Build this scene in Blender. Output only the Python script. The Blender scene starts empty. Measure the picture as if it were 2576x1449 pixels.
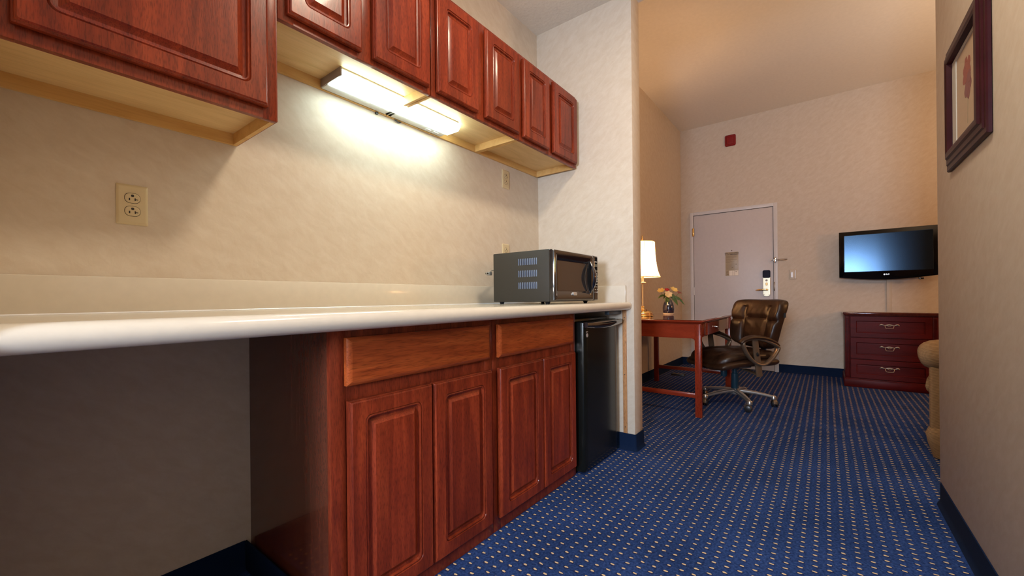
import bpy, bmesh, math, random
from mathutils import Vector, Matrix
random.seed(7)
SC = bpy.context.scene
COL = SC.collection
V = Vector
R = math.radians

# ------------------------------------------------------------------ materials
def mat(name):
    m = bpy.data.materials.new(name); m.use_nodes = True
    nt = m.node_tree; b = nt.nodes['Principled BSDF']
    return m, nt, b
def simple(name, col, rough=0.5, metal=0.0, spec=None, coat=0.0, emit=None, estr=0.0, bump=None):
    m, nt, b = mat(name)
    b.inputs['Base Color'].default_value = (*col, 1)
    b.inputs['Roughness'].default_value = rough
    b.inputs['Metallic'].default_value = metal
    if spec is not None: b.inputs['Specular IOR Level'].default_value = spec
    b.inputs['Coat Weight'].default_value = coat
    b.inputs['Coat Roughness'].default_value = 0.08
    n = nt.nodes.new('ShaderNodeTexNoise'); n.inputs['Scale'].default_value = 35
    tc = nt.nodes.new('ShaderNodeTexCoord'); nt.links.new(tc.outputs['Object'], n.inputs['Vector'])
    hsv = nt.nodes.new('ShaderNodeMixRGB'); hsv.blend_type = 'MULTIPLY'; hsv.inputs[0].default_value = 0.10
    hsv.inputs[1].default_value = (*col, 1); nt.links.new(n.outputs['Fac'], hsv.inputs[2])
    nt.links.new(hsv.outputs[0], b.inputs['Base Color'])
    if bump:
        bp = nt.nodes.new('ShaderNodeBump'); bp.inputs['Strength'].default_value = bump[1]; bp.inputs['Distance'].default_value = bump[2]
        n2 = nt.nodes.new('ShaderNodeTexNoise'); n2.inputs['Scale'].default_value = bump[0]; n2.inputs['Detail'].default_value = 4
        nt.links.new(tc.outputs['Object'], n2.inputs['Vector'])
        nt.links.new(n2.outputs['Fac'], bp.inputs['Height']); nt.links.new(bp.outputs[0], b.inputs['Normal'])
    if emit:
        b.inputs['Emission Color'].default_value = (*emit, 1); b.inputs['Emission Strength'].default_value = estr
    return m
def ramp(nt, stops):
    r = nt.nodes.new('ShaderNodeValToRGB')
    e = r.color_ramp.elements
    e[0].position, e[0].color = stops[0][0], (*stops[0][1], 1)
    e[1].position, e[1].color = stops[-1][0], (*stops[-1][1], 1)
    for p, c in stops[1:-1]:
        x = e.new(p); x.color = (*c, 1)
    return r
def wood(name, along, dark, mid, light, rough=0.28, fine=1.0, strips=True, coat=0.12, pore=0.55, plen=55, spec=0.22):
    """along: 'x','y','z' grain axis"""
    m, nt, b = mat(name); L = nt.links
    tc = nt.nodes.new('ShaderNodeTexCoord'); oi = nt.nodes.new('ShaderNodeObjectInfo')
    add = nt.nodes.new('ShaderNodeVectorMath'); add.operation = 'ADD'
    sc = nt.nodes.new('ShaderNodeVectorMath'); sc.operation = 'SCALE'
    comb = nt.nodes.new('ShaderNodeCombineXYZ')
    for i in range(3): L.new(oi.outputs['Random'], comb.inputs[i])
    L.new(comb.outputs[0], sc.inputs[0]); sc.inputs['Scale'].default_value = 7.3
    L.new(tc.outputs['Object'], add.inputs[0]); L.new(sc.outputs[0], add.inputs[1])
    k = {'x': 0, 'y': 1, 'z': 2}[along]
    def mp(a, c):
        mm = nt.nodes.new('ShaderNodeMapping'); s = [c, c, c]; s[k] = a
        mm.inputs['Scale'].default_value = s; L.new(add.outputs[0], mm.inputs['Vector']); return mm
    g1 = nt.nodes.new('ShaderNodeTexNoise'); g1.inputs['Scale'].default_value = 1; g1.inputs['Detail'].default_value = 6; g1.inputs['Distortion'].default_value = 0.6
    L.new(mp(3.2, 34 * fine).outputs[0], g1.inputs['Vector'])
    g2 = nt.nodes.new('ShaderNodeTexNoise'); g2.inputs['Scale'].default_value = 1; g2.inputs['Detail'].default_value = 3
    L.new(mp(plen, 420 * fine).outputs[0], g2.inputs['Vector'])
    r1 = ramp(nt, [(0.28, dark), (0.5, mid), (0.75, light)])
    L.new(g1.outputs['Fac'], r1.inputs[0])
    mx = nt.nodes.new('ShaderNodeMixRGB'); mx.blend_type = 'MULTIPLY'; mx.inputs[0].default_value = pore
    L.new(r1.outputs[0], mx.inputs[1])
    r2 = ramp(nt, [(0.34, (0.35, 0.3, 0.3)), (0.5, (1, 1, 1)), (0.7, (1.12, 1.1, 1.08))]); L.new(g2.outputs['Fac'], r2.inputs[0])
    L.new(r2.outputs[0], mx.inputs[2]); out = mx
    if strips:   # boards glued side by side
        vv = nt.nodes.new('ShaderNodeTexVoronoi'); vv.inputs['Scale'].default_value = 1; vv.voronoi_dimensions = '3D'
        L.new(mp(0.8, 11).outputs[0], vv.inputs['Vector'])
        bw = nt.nodes.new('ShaderNodeRGBToBW'); L.new(vv.outputs['Color'], bw.inputs[0])
        r3 = ramp(nt, [(0.2, (0.82, 0.8, 0.8)), (0.8, (1.16, 1.14, 1.12))]); L.new(bw.outputs[0], r3.inputs[0])
        m3 = nt.nodes.new('ShaderNodeMixRGB'); m3.blend_type = 'MULTIPLY'; m3.inputs[0].default_value = 0.8
        L.new(out.outputs[0], m3.inputs[1]); L.new(r3.outputs[0], m3.inputs[2]); out = m3
    L.new(out.outputs[0], b.inputs['Base Color'])
    b.inputs['Roughness'].default_value = rough
    b.inputs['Specular IOR Level'].default_value = spec
    b.inputs['Coat Weight'].default_value = coat; b.inputs['Coat Roughness'].default_value = 0.07
    bp = nt.nodes.new('ShaderNodeBump'); bp.inputs['Strength'].default_value = 0.12; bp.inputs['Distance'].default_value = 0.001
    L.new(g2.outputs['Fac'], bp.inputs['Height']); L.new(bp.outputs[0], b.inputs['Normal'])
    return m

def wallpaper(name, c1, c2):
    m, nt, b = mat(name); L = nt.links
    tc = nt.nodes.new('ShaderNodeTexCoord')
    sp = nt.nodes.new('ShaderNodeSeparateXYZ'); L.new(tc.outputs['Object'], sp.inputs[0])
    def mth(op, p, q):
        n = nt.nodes.new('ShaderNodeMath'); n.operation = op
        for i, x in enumerate((p, q)):
            if isinstance(x, (int, float)): n.inputs[i].default_value = x
            else: L.new(x, n.inputs[i])
        return n.outputs[0]
    hz = mth('ADD', sp.outputs['X'], sp.outputs['Y'])
    aa = mth('ADD', mth('MULTIPLY', hz, 0.80), mth('MULTIPLY', sp.outputs['Z'], -0.60)); bb = mth('ADD', mth('MULTIPLY', hz, 0.60), mth('MULTIPLY', sp.outputs['Z'], 0.80))
    cv = nt.nodes.new('ShaderNodeCombineXYZ'); L.new(mth('MULTIPLY', aa, 0.50), cv.inputs[0]); L.new(bb, cv.inputs[1])
    n1 = nt.nodes.new('ShaderNodeTexNoise'); n1.inputs['Scale'].default_value = 28; n1.inputs['Detail'].default_value = 8; n1.inputs['Roughness'].default_value = 0.68; n1.inputs['Distortion'].default_value = 0.35
    L.new(cv.outputs[0], n1.inputs['Vector'])
    r = ramp(nt, [(0.36, c1), (0.52, tuple((a + d) / 2 for a, d in zip(c1, c2))), (0.68, c2)]); L.new(n1.outputs['Fac'], r.inputs[0])
    L.new(r.outputs[0], b.inputs['Base Color'])
    b.inputs['Roughness'].default_value = 0.62; b.inputs['Specular IOR Level'].default_value = 0.3
    n2 = nt.nodes.new('ShaderNodeTexNoise'); n2.inputs['Scale'].default_value = 55; n2.inputs['Detail'].default_value = 5; n2.inputs['Distortion'].default_value = 0.8
    mp = nt.nodes.new('ShaderNodeMapping'); mp.inputs['Scale'].default_value = (1, 1, 0.45)
    L.new(tc.outputs['Object'], mp.inputs['Vector']); L.new(mp.outputs[0], n2.inputs['Vector'])
    bp = nt.nodes.new('ShaderNodeBump'); bp.inputs['Strength'].default_value = 0.30; bp.inputs['Distance'].default_value = 0.0016
    L.new(n2.outputs['Fac'], bp.inputs['Height']); L.new(bp.outputs[0], b.inputs['Normal'])
    return m

def carpet():
    m, nt, b = mat('dotted_carpet'); L = nt.links; N = nt.nodes.new
    tc = N('ShaderNodeTexCoord'); sep = N('ShaderNodeSeparateXYZ')
    # a little unevenness in the rows
    nw = N('ShaderNodeTexNoise'); nw.inputs['Scale'].default_value = 40; L.new(tc.outputs['Object'], nw.inputs['Vector'])
    sb = N('ShaderNodeVectorMath'); sb.operation = 'SUBTRACT'; sb.inputs[1].default_value = (.5, .5, .5); L.new(nw.outputs['Color'], sb.inputs[0])
    ms = N('ShaderNodeVectorMath'); ms.operation = 'SCALE'; ms.inputs['Scale'].default_value = 0.008; L.new(sb.outputs[0], ms.inputs[0])
    ad = N('ShaderNodeVectorMath'); ad.operation = 'ADD'; L.new(tc.outputs['Object'], ad.inputs[0]); L.new(ms.outputs[0], ad.inputs[1])
    L.new(ad.outputs[0], sep.inputs[0])
    def mth(op, a, bv=None, c=None):
        n = N('ShaderNodeMath'); n.operation = op
        for i, x in enumerate((a, bv, c)):
            if x is None: continue
            if isinstance(x, (int, float)): n.inputs[i].default_value = x
            else: L.new(x, n.inputs[i])
        return n.outputs[0]
    def cell(src, period, centre, half):
        f = mth('FRACT', mth('DIVIDE', mth('SUBTRACT', src, centre - period / 2), period))
        d = mth('MULTIPLY', mth('ABSOLUTE', mth('SUBTRACT', f, 0.5)), period / half)
        return d
    dx = cell(sep.outputs['X'], 0.0377, 1.9890, 0.0036)
    dy = cell(sep.outputs['Y'], 0.0414, 0.9078, 0.0073)
    rr = mth('ADD', mth('POWER', dx, 2.5), mth('POWER', dy, 2.5))
    dot = mth('LESS_THAN', rr, 1.0)
    # shade where the tuft sinks, painted into the colour as a dark halo
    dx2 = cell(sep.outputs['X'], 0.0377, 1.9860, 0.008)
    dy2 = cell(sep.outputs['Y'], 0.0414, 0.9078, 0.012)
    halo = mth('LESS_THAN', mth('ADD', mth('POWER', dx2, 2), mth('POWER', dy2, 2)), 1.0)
    n1 = N('ShaderNodeTexNoise'); n1.inputs['Scale'].default_value = 110; n1.inputs['Detail'].default_value = 5
    L.new(tc.outputs['Object'], n1.inputs['Vector'])
    r1 = ramp(nt, [(0.32, (0.013, 0.028, 0.098)), (0.5, (0.022, 0.048, 0.155)), (0.7, (0.038, 0.074, 0.215))]); L.new(n1.outputs['Fac'], r1.inputs[0])
    n3 = N('ShaderNodeTexNoise'); n3.inputs['Scale'].default_value = 3; L.new(tc.outputs['Object'], n3.inputs['Vector'])
    r3 = ramp(nt, [(0.3, (0.8, 0.8, 0.8)), (0.7, (1.15, 1.15, 1.15))]); L.new(n3.outputs['Fac'], r3.inputs[0])
    mm = N('ShaderNodeMixRGB'); mm.blend_type = 'MULTIPLY'; mm.inputs[0].default_value = 1; L.new(r1.outputs[0], mm.inputs[1]); L.new(r3.outputs[0], mm.inputs[2])
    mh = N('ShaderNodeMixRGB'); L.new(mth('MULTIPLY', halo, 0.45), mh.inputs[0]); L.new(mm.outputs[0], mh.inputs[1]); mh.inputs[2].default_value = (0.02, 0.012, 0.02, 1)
    md = N('ShaderNodeMixRGB'); L.new(dot, md.inputs[0]); L.new(mh.outputs[0], md.inputs[1]); md.inputs[2].default_value = (0.66, 0.49, 0.28, 1)
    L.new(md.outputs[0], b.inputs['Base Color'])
    b.inputs['Roughness'].default_value = 1.0; b.inputs['Specular IOR Level'].default_value = 0.0
    b.inputs['Sheen Weight'].default_value = 0.0
    hs = mth('ADD', n1.outputs['Fac'], mth('MULTIPLY', dot, 0.4))
    bp = N('ShaderNodeBump'); bp.inputs['Strength'].default_value = 0.5; bp.inputs['Distance'].default_value = 0.004
    L.new(hs, bp.inputs['Height']); L.new(bp.outputs[0], b.inputs['Normal'])
    return m

def leather(name, col, rough):
    m, nt, b = mat(name); L = nt.links
    tc = nt.nodes.new('ShaderNodeTexCoord')
    n = nt.nodes.new('ShaderNodeTexNoise'); n.inputs['Scale'].default_value = 14; n.inputs['Detail'].default_value = 4; n.inputs['Distortion'].default_value = 0.8
    mp = nt.nodes.new('ShaderNodeMapping'); mp.inputs['Scale'].default_value = (1, 1.6, 0.6)
    L.new(tc.outputs['Object'], mp.inputs['Vector']); L.new(mp.outputs[0], n.inputs['Vector'])
    r = ramp(nt, [(0.3, tuple(c * 0.6 for c in col)), (0.7, tuple(c * 1.35 for c in col))]); L.new(n.outputs['Fac'], r.inputs[0])
    L.new(r.outputs[0], b.inputs['Base Color']); b.inputs['Roughness'].default_value = rough; b.inputs['Specular IOR Level'].default_value = 0.4
    bp = nt.nodes.new('ShaderNodeBump'); bp.inputs['Strength'].default_value = 0.30; bp.inputs['Distance'].default_value = 0.008
    L.new(n.outputs['Fac'], bp.inputs['Height']); L.new(bp.outputs[0], b.inputs['Normal'])
    return m
def corduroy():
    m, nt, b = mat('ribbed_tan_fabric'); L = nt.links
    tc = nt.nodes.new('ShaderNodeTexCoord')
    w = nt.nodes.new('ShaderNodeTexWave'); w.bands_direction = 'Z'; w.inputs['Scale'].default_value = 48; w.inputs['Distortion'].default_value = 0.3
    w2 = nt.nodes.new('ShaderNodeTexWave'); w2.bands_direction = 'X'; w2.inputs['Scale'].default_value = 48; w2.inputs['Distortion'].default_value = 0.3
    L.new(tc.outputs['Object'], w.inputs['Vector']); L.new(tc.outputs['Object'], w2.inputs['Vector'])
    mx = nt.nodes.new('ShaderNodeMath'); mx.operation = 'MULTIPLY_ADD'; L.new(w2.outputs['Fac'], mx.inputs[0]); mx.inputs[1].default_value = 0.35; L.new(w.outputs['Fac'], mx.inputs[2])
    r = ramp(nt, [(0.1, (0.20, 0.11, 0.045)), (1.0, (0.36, 0.215, 0.10))]); L.new(mx.outputs[0], r.inputs[0])
    L.new(r.outputs[0], b.inputs['Base Color']); b.inputs['Roughness'].default_value = 0.9
    bp = nt.nodes.new('ShaderNodeBump'); bp.inputs['Strength'].default_value = 0.5; bp.inputs['Distance'].default_value = 0.003
    L.new(mx.outputs[0], bp.inputs['Height']); L.new(bp.outputs[0], b.inputs['Normal'])
    return m
def shade_mat():
    m = bpy.data.materials.new('pleated_lamp_cloth'); m.use_nodes = True; nt = m.node_tree; nt.nodes.clear()
    o = nt.nodes.new('ShaderNodeOutputMaterial'); t = nt.nodes.new('ShaderNodeBsdfTranslucent'); d = nt.nodes.new('ShaderNodeBsdfDiffuse')
    n = nt.nodes.new('ShaderNodeTexNoise'); n.inputs['Scale'].default_value = 60
    r = ramp(nt, [(0.3, (0.86, 0.78, 0.62)), (0.7, (0.92, 0.85, 0.70))]); nt.links.new(n.outputs['Fac'], r.inputs[0])
    nt.links.new(r.outputs[0], t.inputs[0]); nt.links.new(r.outputs[0], d.inputs[0])
    x = nt.nodes.new('ShaderNodeMixShader'); x.inputs[0].default_value = 0.4
    nt.links.new(t.outputs[0], x.inputs[1]); nt.links.new(d.outputs[0], x.inputs[2]); nt.links.new(x.outputs[0], o.inputs[0])
    return m
def pane_mat():
    m = bpy.data.materials.new('thin_glass'); m.use_nodes = True; nt = m.node_tree; nt.nodes.clear()
    o = nt.nodes.new('ShaderNodeOutputMaterial'); t = nt.nodes.new('ShaderNodeBsdfTransparent'); g = nt.nodes.new('ShaderNodeBsdfGlossy'); g.inputs['Roughness'].default_value = 0.03
    f = nt.nodes.new('ShaderNodeFresnel'); f.inputs[0].default_value = 1.45
    mu = nt.nodes.new('ShaderNodeMath'); mu.operation = 'MULTIPLY'; mu.inputs[1].default_value = 0.12; nt.links.new(f.outputs[0], mu.inputs[0])
    x = nt.nodes.new('ShaderNodeMixShader'); nt.links.new(mu.outputs[0], x.inputs[0])
    nt.links.new(t.outputs[0], x.inputs[1]); nt.links.new(g.outputs[0], x.inputs[2]); nt.links.new(x.outputs[0], o.inputs[0])
    return m

M = {}
DK, MD, LT = (0.130, 0.018, 0.007), (0.200, 0.028, 0.010), (0.285, 0.046, 0.015)
M['mah_v'] = wood('mahogany_upright_grain', 'z', DK, MD, LT)
M['mah_h'] = wood('mahogany_level_grain', 'x', (0.24, 0.042, 0.010), (0.33, 0.062, 0.014), (0.43, 0.095, 0.021), plen=22)
M['mah_f'] = wood('mahogany_face_frame', 'z', (0.12, 0.017, 0.007), (0.20, 0.030, 0.011), (0.27, 0.045, 0.016), strips=False)
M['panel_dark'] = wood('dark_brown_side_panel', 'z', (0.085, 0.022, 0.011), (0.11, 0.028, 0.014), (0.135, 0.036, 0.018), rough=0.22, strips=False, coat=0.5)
M['desk'] = wood('red_cherry_desk_wood', 'y', (0.17, 0.018, 0.007), (0.22, 0.026, 0.009), (0.27, 0.035, 0.012), strips=False, rough=0.22, fine=0.6, pore=0.2)
M['desk_z'] = wood('red_cherry_leg_wood', 'z', (0.17, 0.018, 0.007), (0.22, 0.026, 0.009), (0.27, 0.035, 0.012), strips=False, rough=0.25, fine=0.6)
M['desk_top'] = wood('polished_dark_desk_top', 'x', (0.06, 0.012, 0.008), (0.09, 0.018, 0.010), (0.12, 0.024, 0.012), strips=False, rough=0.06, coat=1.0)
M['dresser'] = wood('deep_red_dresser_wood', 'y', (0.050, 0.0030, 0.003), (0.072, 0.0045, 0.004), (0.095, 0.006, 0.005), strips=False, rough=0.42, fine=0.6, pore=0.2, coat=0.0, spec=0.12)
M['birch'] = wood('pale_birch_veneer', 'x', (0.60, 0.40, 0.18), (0.68, 0.47, 0.23), (0.75, 0.54, 0.28), strips=False, rough=0.45, fine=0.5, coat=0.0, pore=0.12, plen=9)
M['birch_rail'] = wood('golden_birch_rail', 'x', (0.55, 0.31, 0.10), (0.62, 0.37, 0.13), (0.68, 0.43, 0.17), strips=False, rough=0.5, fine=0.5, coat=0.0, pore=0.12, plen=9)
M['trimwood'] = wood('light_brown_trim_strip', 'z', (0.38, 0.17, 0.07), (0.46, 0.22, 0.09), (0.52, 0.27, 0.12), strips=False, rough=0.5, coat=0.0)
M['paper'] = wallpaper('beige_marbled_wallpaper', (0.570, 0.473, 0.370), (0.632, 0.546, 0.447))
M['ceil'] = simple('painted_ceiling', (0.70, 0.66, 0.60), 0.85, bump=(55, 0.35, 0.006))
M['ceil2'] = simple('smooth_painted_ceiling', (0.80, 0.75, 0.68), 0.75)
M['carpet'] = carpet()
M['base'] = simple('navy_cove_base', (0.004, 0.013, 0.042), 0.8, spec=0.1, bump=(120, 0.2, 0.001))
M['solid'] = simple('cream_solid_surface', (0.68, 0.61, 0.51), 0.16, spec=0.35, coat=0.1)
M['door'] = simple('painted_door', (0.60, 0.54, 0.52), 0.42)
M['frame'] = simple('painted_door_frame', (0.66, 0.62, 0.60), 0.4)
M['plate'] = simple('ivory_plastic', (0.62, 0.50, 0.30), 0.3)
M['hole'] = simple('dark_slot', (0.02, 0.012, 0.01), 0.6)
M['black_gloss'] = simple('black_gloss_plastic', (0.012, 0.012, 0.013), 0.06, coat=1.0)
M['black_satin'] = simple('black_satin_metal', (0.034, 0.029, 0.022), 0.5, spec=0.3)
M['black'] = simple('black_plastic', (0.012, 0.012, 0.014), 0.35)
M['fridge'] = simple('black_fridge_enamel', (0.006, 0.007, 0.006), 0.20, spec=0.35, bump=(160, 0.04, 0.001))
M['screen'] = simple('dark_screen', (0.006, 0.006, 0.008), 0.20, spec=1.0); M['screen'].node_tree.nodes['Principled BSDF'].inputs['Specular Tint'].default_value = (0.35, 0.62, 1.0, 1)
M['mwwin'] = simple('smoked_oven_window', (0.03, 0.028, 0.03), 0.04, coat=1.0)
M['silver'] = simple('silver_print', (0.65, 0.63, 0.6), 0.35, metal=0.6)
M['label'] = simple('pale_print', (0.55, 0.55, 0.53), 0.5)
M['vent'] = simple('blue_grey_louvre', (0.22, 0.27, 0.36), 0.35)
M['brass'] = simple('polished_brass', (0.85, 0.58, 0.24), 0.18, metal=1.0)
M['brass2'] = simple('satin_brass_plate', (0.80, 0.72, 0.52), 0.35, metal=0.6)
M['pewter'] = simple('antique_pewter', (0.36, 0.28, 0.21), 0.45, metal=0.7)
M['chrome'] = simple('chromed_steel', (0.8, 0.78, 0.75), 0.15, metal=1.0)
M['leather'] = leather('dark_brown_leather', (0.028, 0.0115, 0.0055), 0.36)
M['bronze'] = simple('bronze_painted_plastic', (0.17, 0.115, 0.075), 0.32, metal=0.5)
M['alloy'] = simple('brushed_alloy_base', (0.50, 0.46, 0.42), 0.28, metal=0.85)
M['teal'] = simple('blue_black_column', (0.010, 0.035, 0.055), 0.28)
M['cord'] = corduroy()
M['shade'] = shade_mat()
M['piping'] = simple('tan_shade_piping', (0.45, 0.32, 0.18), 0.7)
M['bulb'] = simple('lit_bulb', (1, 0.9, 0.7), 0.5, emit=(1, 0.80, 0.55), estr=30)
M['tube'] = simple('lit_fluorescent_lens', (0.95, 0.97, 0.95), 0.4, emit=(0.78, 1.0, 0.96), estr=20.0)
M['white_metal'] = simple('white_enamel', (0.70, 0.70, 0.66), 0.35)
M['navy_glaze'] = simple('navy_glaze', (0.006, 0.010, 0.035), 0.07, coat=1.0)
M['clay'] = simple('pale_clay', (0.55, 0.44, 0.34), 0.6)
M['leaf'] = simple('green_leaf', (0.045, 0.095, 0.018), 0.45)
M['yellow'] = simple('yellow_petal', (0.85, 0.62, 0.20), 0.55)
M['cream'] = simple('cream_petal', (0.88, 0.72, 0.42), 0.55)
M['crimson'] = simple('crimson_petal', (0.40, 0.012, 0.03), 0.5)
M['pink'] = simple('pink_petal', (0.75, 0.28, 0.20), 0.55)
M['redplate'] = simple('red_plastic', (0.22, 0.003, 0.005), 0.3)
M['notice'] = simple('gold_notice_card', (0.42, 0.32, 0.20), 0.4)
M['notice2'] = simple('white_notice_panel', (0.85, 0.74, 0.60), 0.4)
M['ink'] = simple('dark_ink', (0.06, 0.035, 0.025), 0.5)
M['ink2'] = simple('brown_ink', (0.24, 0.17, 0.10), 0.5)
M['cover'] = simple('painted_cable_cover', (0.60, 0.49, 0.36), 0.5)
M['picframe'] = wood('dark_mahogany_picture_frame', 'x', (0.018, 0.003, 0.005), (0.028, 0.004, 0.006), (0.038, 0.006, 0.008), strips=False, rough=0.35, pore=0.05, coat=0.0, spec=0.15, fine=0.3)
M['mat'] = simple('grey_white_mat', (0.60, 0.55, 0.46), 0.8)
M['art'] = simple('aged_paper', (0.50, 0.35, 0.22), 0.8)
M['petal_art'] = simple('printed_red_petals', (0.30, 0.06, 0.035), 0.8)
M['petal_art2'] = simple('printed_mauve_petals', (0.22, 0.06, 0.055), 0.8)
M['stem_art'] = simple('printed_stem', (0.22, 0.20, 0.12), 0.8)
M['glass'] = pane_mat()
M['switch'] = simple('white_toggle', (0.85, 0.85, 0.88), 0.25)
M['tag'] = simple('black_woven_tag', (0.03, 0.03, 0.03), 0.7)
M['curtain'] = simple('heavy_curtain', (0.35, 0.27, 0.20), 0.9)

# ------------------------------------------------------------------ mesh helpers
ORG = {}
def finish(name, bm, m, parent=None, smooth=40, recalc=True):
    if recalc: bmesh.ops.recalc_face_normals(bm, faces=bm.faces)
    me = bpy.data.meshes.new(name)
    root = parent
    while root is not None and root.parent is not None: root = root.parent
    if root is not None and ORG.get(root.name) is not None:
        bmesh.ops.transform(bm, matrix=ORG[root.name], verts=bm.verts)
    bm.to_mesh(me); bm.free()
    me.polygons.foreach_set('use_smooth', [True] * len(me.polygons))
    me.set_sharp_from_angle(angle=R(smooth))
    ms = m if isinstance(m, (list, tuple)) else [m]
    for x in ms: me.materials.append(x)
    o = bpy.data.objects.new(name, me); COL.objects.link(o)
    if parent is not None: o.parent = parent
    return o
def thing(name, label, cat, loc, group=None, local=False, rotz=0):
    """Empty at the thing's base. Parts are modelled in world space (or in the thing's own frame if local)."""
    o = bpy.data.objects.new(name, None); COL.objects.link(o)
    o.empty_display_size = 0.1
    o.location = loc; o.rotation_euler = (0, 0, rotz)
    o['label'] = label; o['category'] = cat
    if group: o['group'] = group
    if not local: ORG[o.name] = Matrix.Translation(-V(loc))
    return o
def single(name, bm, m, label, cat, loc, group=None, **k):
    bmesh.ops.transform(bm, matrix=Matrix.Translation(-V(loc)), verts=bm.verts)
    o = finish(name, bm, m, **k); o.location = loc
    o['label'] = label; o['category'] = cat
    if group: o['group'] = group
    return o
def struct(name, bm, m, **k):
    o = finish(name, bm, m, **k); o['kind'] = 'structure'; return o
def NB(): return bmesh.new()
def box(bm, x0, x1, y0, y1, z0, z1, bev=0.0, seg=2):
    t = bmesh.new()
    bmesh.ops.create_cube(t, size=1)
    for v in t.verts:
        v.co = V(((x0 + x1) / 2 + v.co.x * (x1 - x0), (y0 + y1) / 2 + v.co.y * (y1 - y0), (z0 + z1) / 2 + v.co.z * (z1 - z0)))
    if bev > 0: bmesh.ops.bevel(t, geom=list(t.edges), offset=bev, segments=seg, affect='EDGES', profile=0.5)
    merge(bm, t); return bm
def merge(bm, t, mtx=None):
    if mtx is not None: bmesh.ops.transform(t, matrix=mtx, verts=t.verts)
    me = bpy.data.meshes.new('tmp'); t.to_mesh(me); t.free(); bm.from_mesh(me); bpy.data.meshes.remove(me)
def B(*a, **k): return box(NB(), *a, **k)
def rrect(a0, a1, b0, b1, r, seg=5):
    pts = []
    r = max(min(r, (a1 - a0) / 2 * 0.995, (b1 - b0) / 2 * 0.995), 0.0002)
    for cx, cy, s in ((a1 - r, b1 - r, 0), (a0 + r, b1 - r, 90), (a0 + r, b0 + r, 180), (a1 - r, b0 + r, 270)):
        for i in range(seg + 1):
            t = R(s + 90 * i / seg); pts.append((cx + r * math.cos(t), cy + r * math.sin(t)))
    return pts
def loft(bm, loops, cap0=True, cap1=True, closed=False):
    rows = [[bm.verts.new(p) for p in lp] for lp in loops]
    n = len(rows[0])
    rng = range(len(rows)) if closed else range(len(rows) - 1)
    for i in rng:
        a, b = rows[i], rows[(i + 1) % len(rows)]
        for j in range(n):
            try: bm.faces.new((a[j], a[(j + 1) % n], b[(j + 1) % n], b[j]))
            except ValueError: pass
    if not closed:
        if cap0: bm.faces.new(rows[0][::-1])
        if cap1: bm.faces.new(rows[-1])
    return bm
def panel(bm, a0, a1, b0, b1, prof, fn, seg=5):
    """nested rounded rectangles: prof = [(inset, corner radius, height)]; fn(a,b,h) -> point"""
    loops = []; li = prof[-1]; prof = list(prof)
    if min(a1 - a0, b1 - b0) > 2 * (li[0] + 0.006): prof.append((li[0] + 0.003, li[1], li[2]))
    for ins, r, h in prof:
        loops.append([fn(a, b, h) for a, b in rrect(a0 + ins, a1 - ins, b0 + ins, b1 - ins, r, seg)])
    return loft(bm, loops)
def sweep(bm, pts, w, h, up=(0, 0, 1), n=10, closed=False, pw=2.0, cap=True):
    """elliptic/squarish tube; w across (side), h along up; both may be lists"""
    pts = [V(p) for p in pts]; N = len(pts); loops = []
    up = V(up)
    for i, p in enumerate(pts):
        if closed: t = pts[(i + 1) % N] - pts[i - 1]
        else: t = pts[min(i + 1, N - 1)] - pts[max(i - 1, 0)]
        t.normalize()
        s = t.cross(up)
        if s.length < 1e-4: s = t.cross(V((1, 0, 0)))
        s.normalize(); u = s.cross(t).normalized()
        ww = w[i] if isinstance(w, (list, tuple)) else w; hh = h[i] if isinstance(h, (list, tuple)) else h
        lp = []
        for k in range(n):
            a = 2 * math.pi * k / n; c, d = math.cos(a), math.sin(a)
            c = math.copysign(abs(c) ** (2 / pw), c); d = math.copysign(abs(d) ** (2 / pw), d)
            lp.append(p + s * (c * ww / 2) + u * (d * hh / 2))
        loops.append(lp)
    return loft(bm, loops, cap, cap, closed)
def tube(bm, pts, r, n=8, closed=False): return sweep(bm, pts, 2 * r if not isinstance(r, list) else [2 * x for x in r], 2 * r if not isinstance(r, list) else [2 * x for x in r], n=n, closed=closed, up=(0.13, 0.21, 0.97))
def lathe(bm, prof, c, n=24, axis='z'):
    loops = []
    for r, z in prof:
        lp = []
        for k in range(n):
            a = 2 * math.pi * k / n; p = (max(r, 1e-4) * math.cos(a), max(r, 1e-4) * math.sin(a), z)
            if axis == 'x': p = (p[2], p[0], p[1])
            if axis == 'y': p = (p[0], p[2], p[1])
            lp.append(V(p) + V(c))
        loops.append(lp)
    return loft(bm, loops)
def extr(bm, poly, fn0, fn1):
    return loft(bm, [[fn0(*p) for p in poly], [fn1(*p) for p in poly]])
def smooth_path(pts, k=6, closed=False):
    P = [V(p) for p in pts]; N = len(P); out = []
    rng = range(N) if closed else range(N - 1)
    for i in rng:
        if closed: a, b, c, d = P[i - 1], P[i], P[(i + 1) % N], P[(i + 2) % N]
        else: a, b, c, d = P[max(i - 1, 0)], P[i], P[i + 1], P[min(i + 2, N - 1)]
        for j in range(k):
            t = j / k
            out.append(0.5 * ((2 * b) + (c - a) * t + (2 * a - 5 * b + 4 * c - d) * t * t + (3 * b - a - 3 * c + d) * t ** 3))
    if not closed: out.append(P[-1])
    return out
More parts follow.
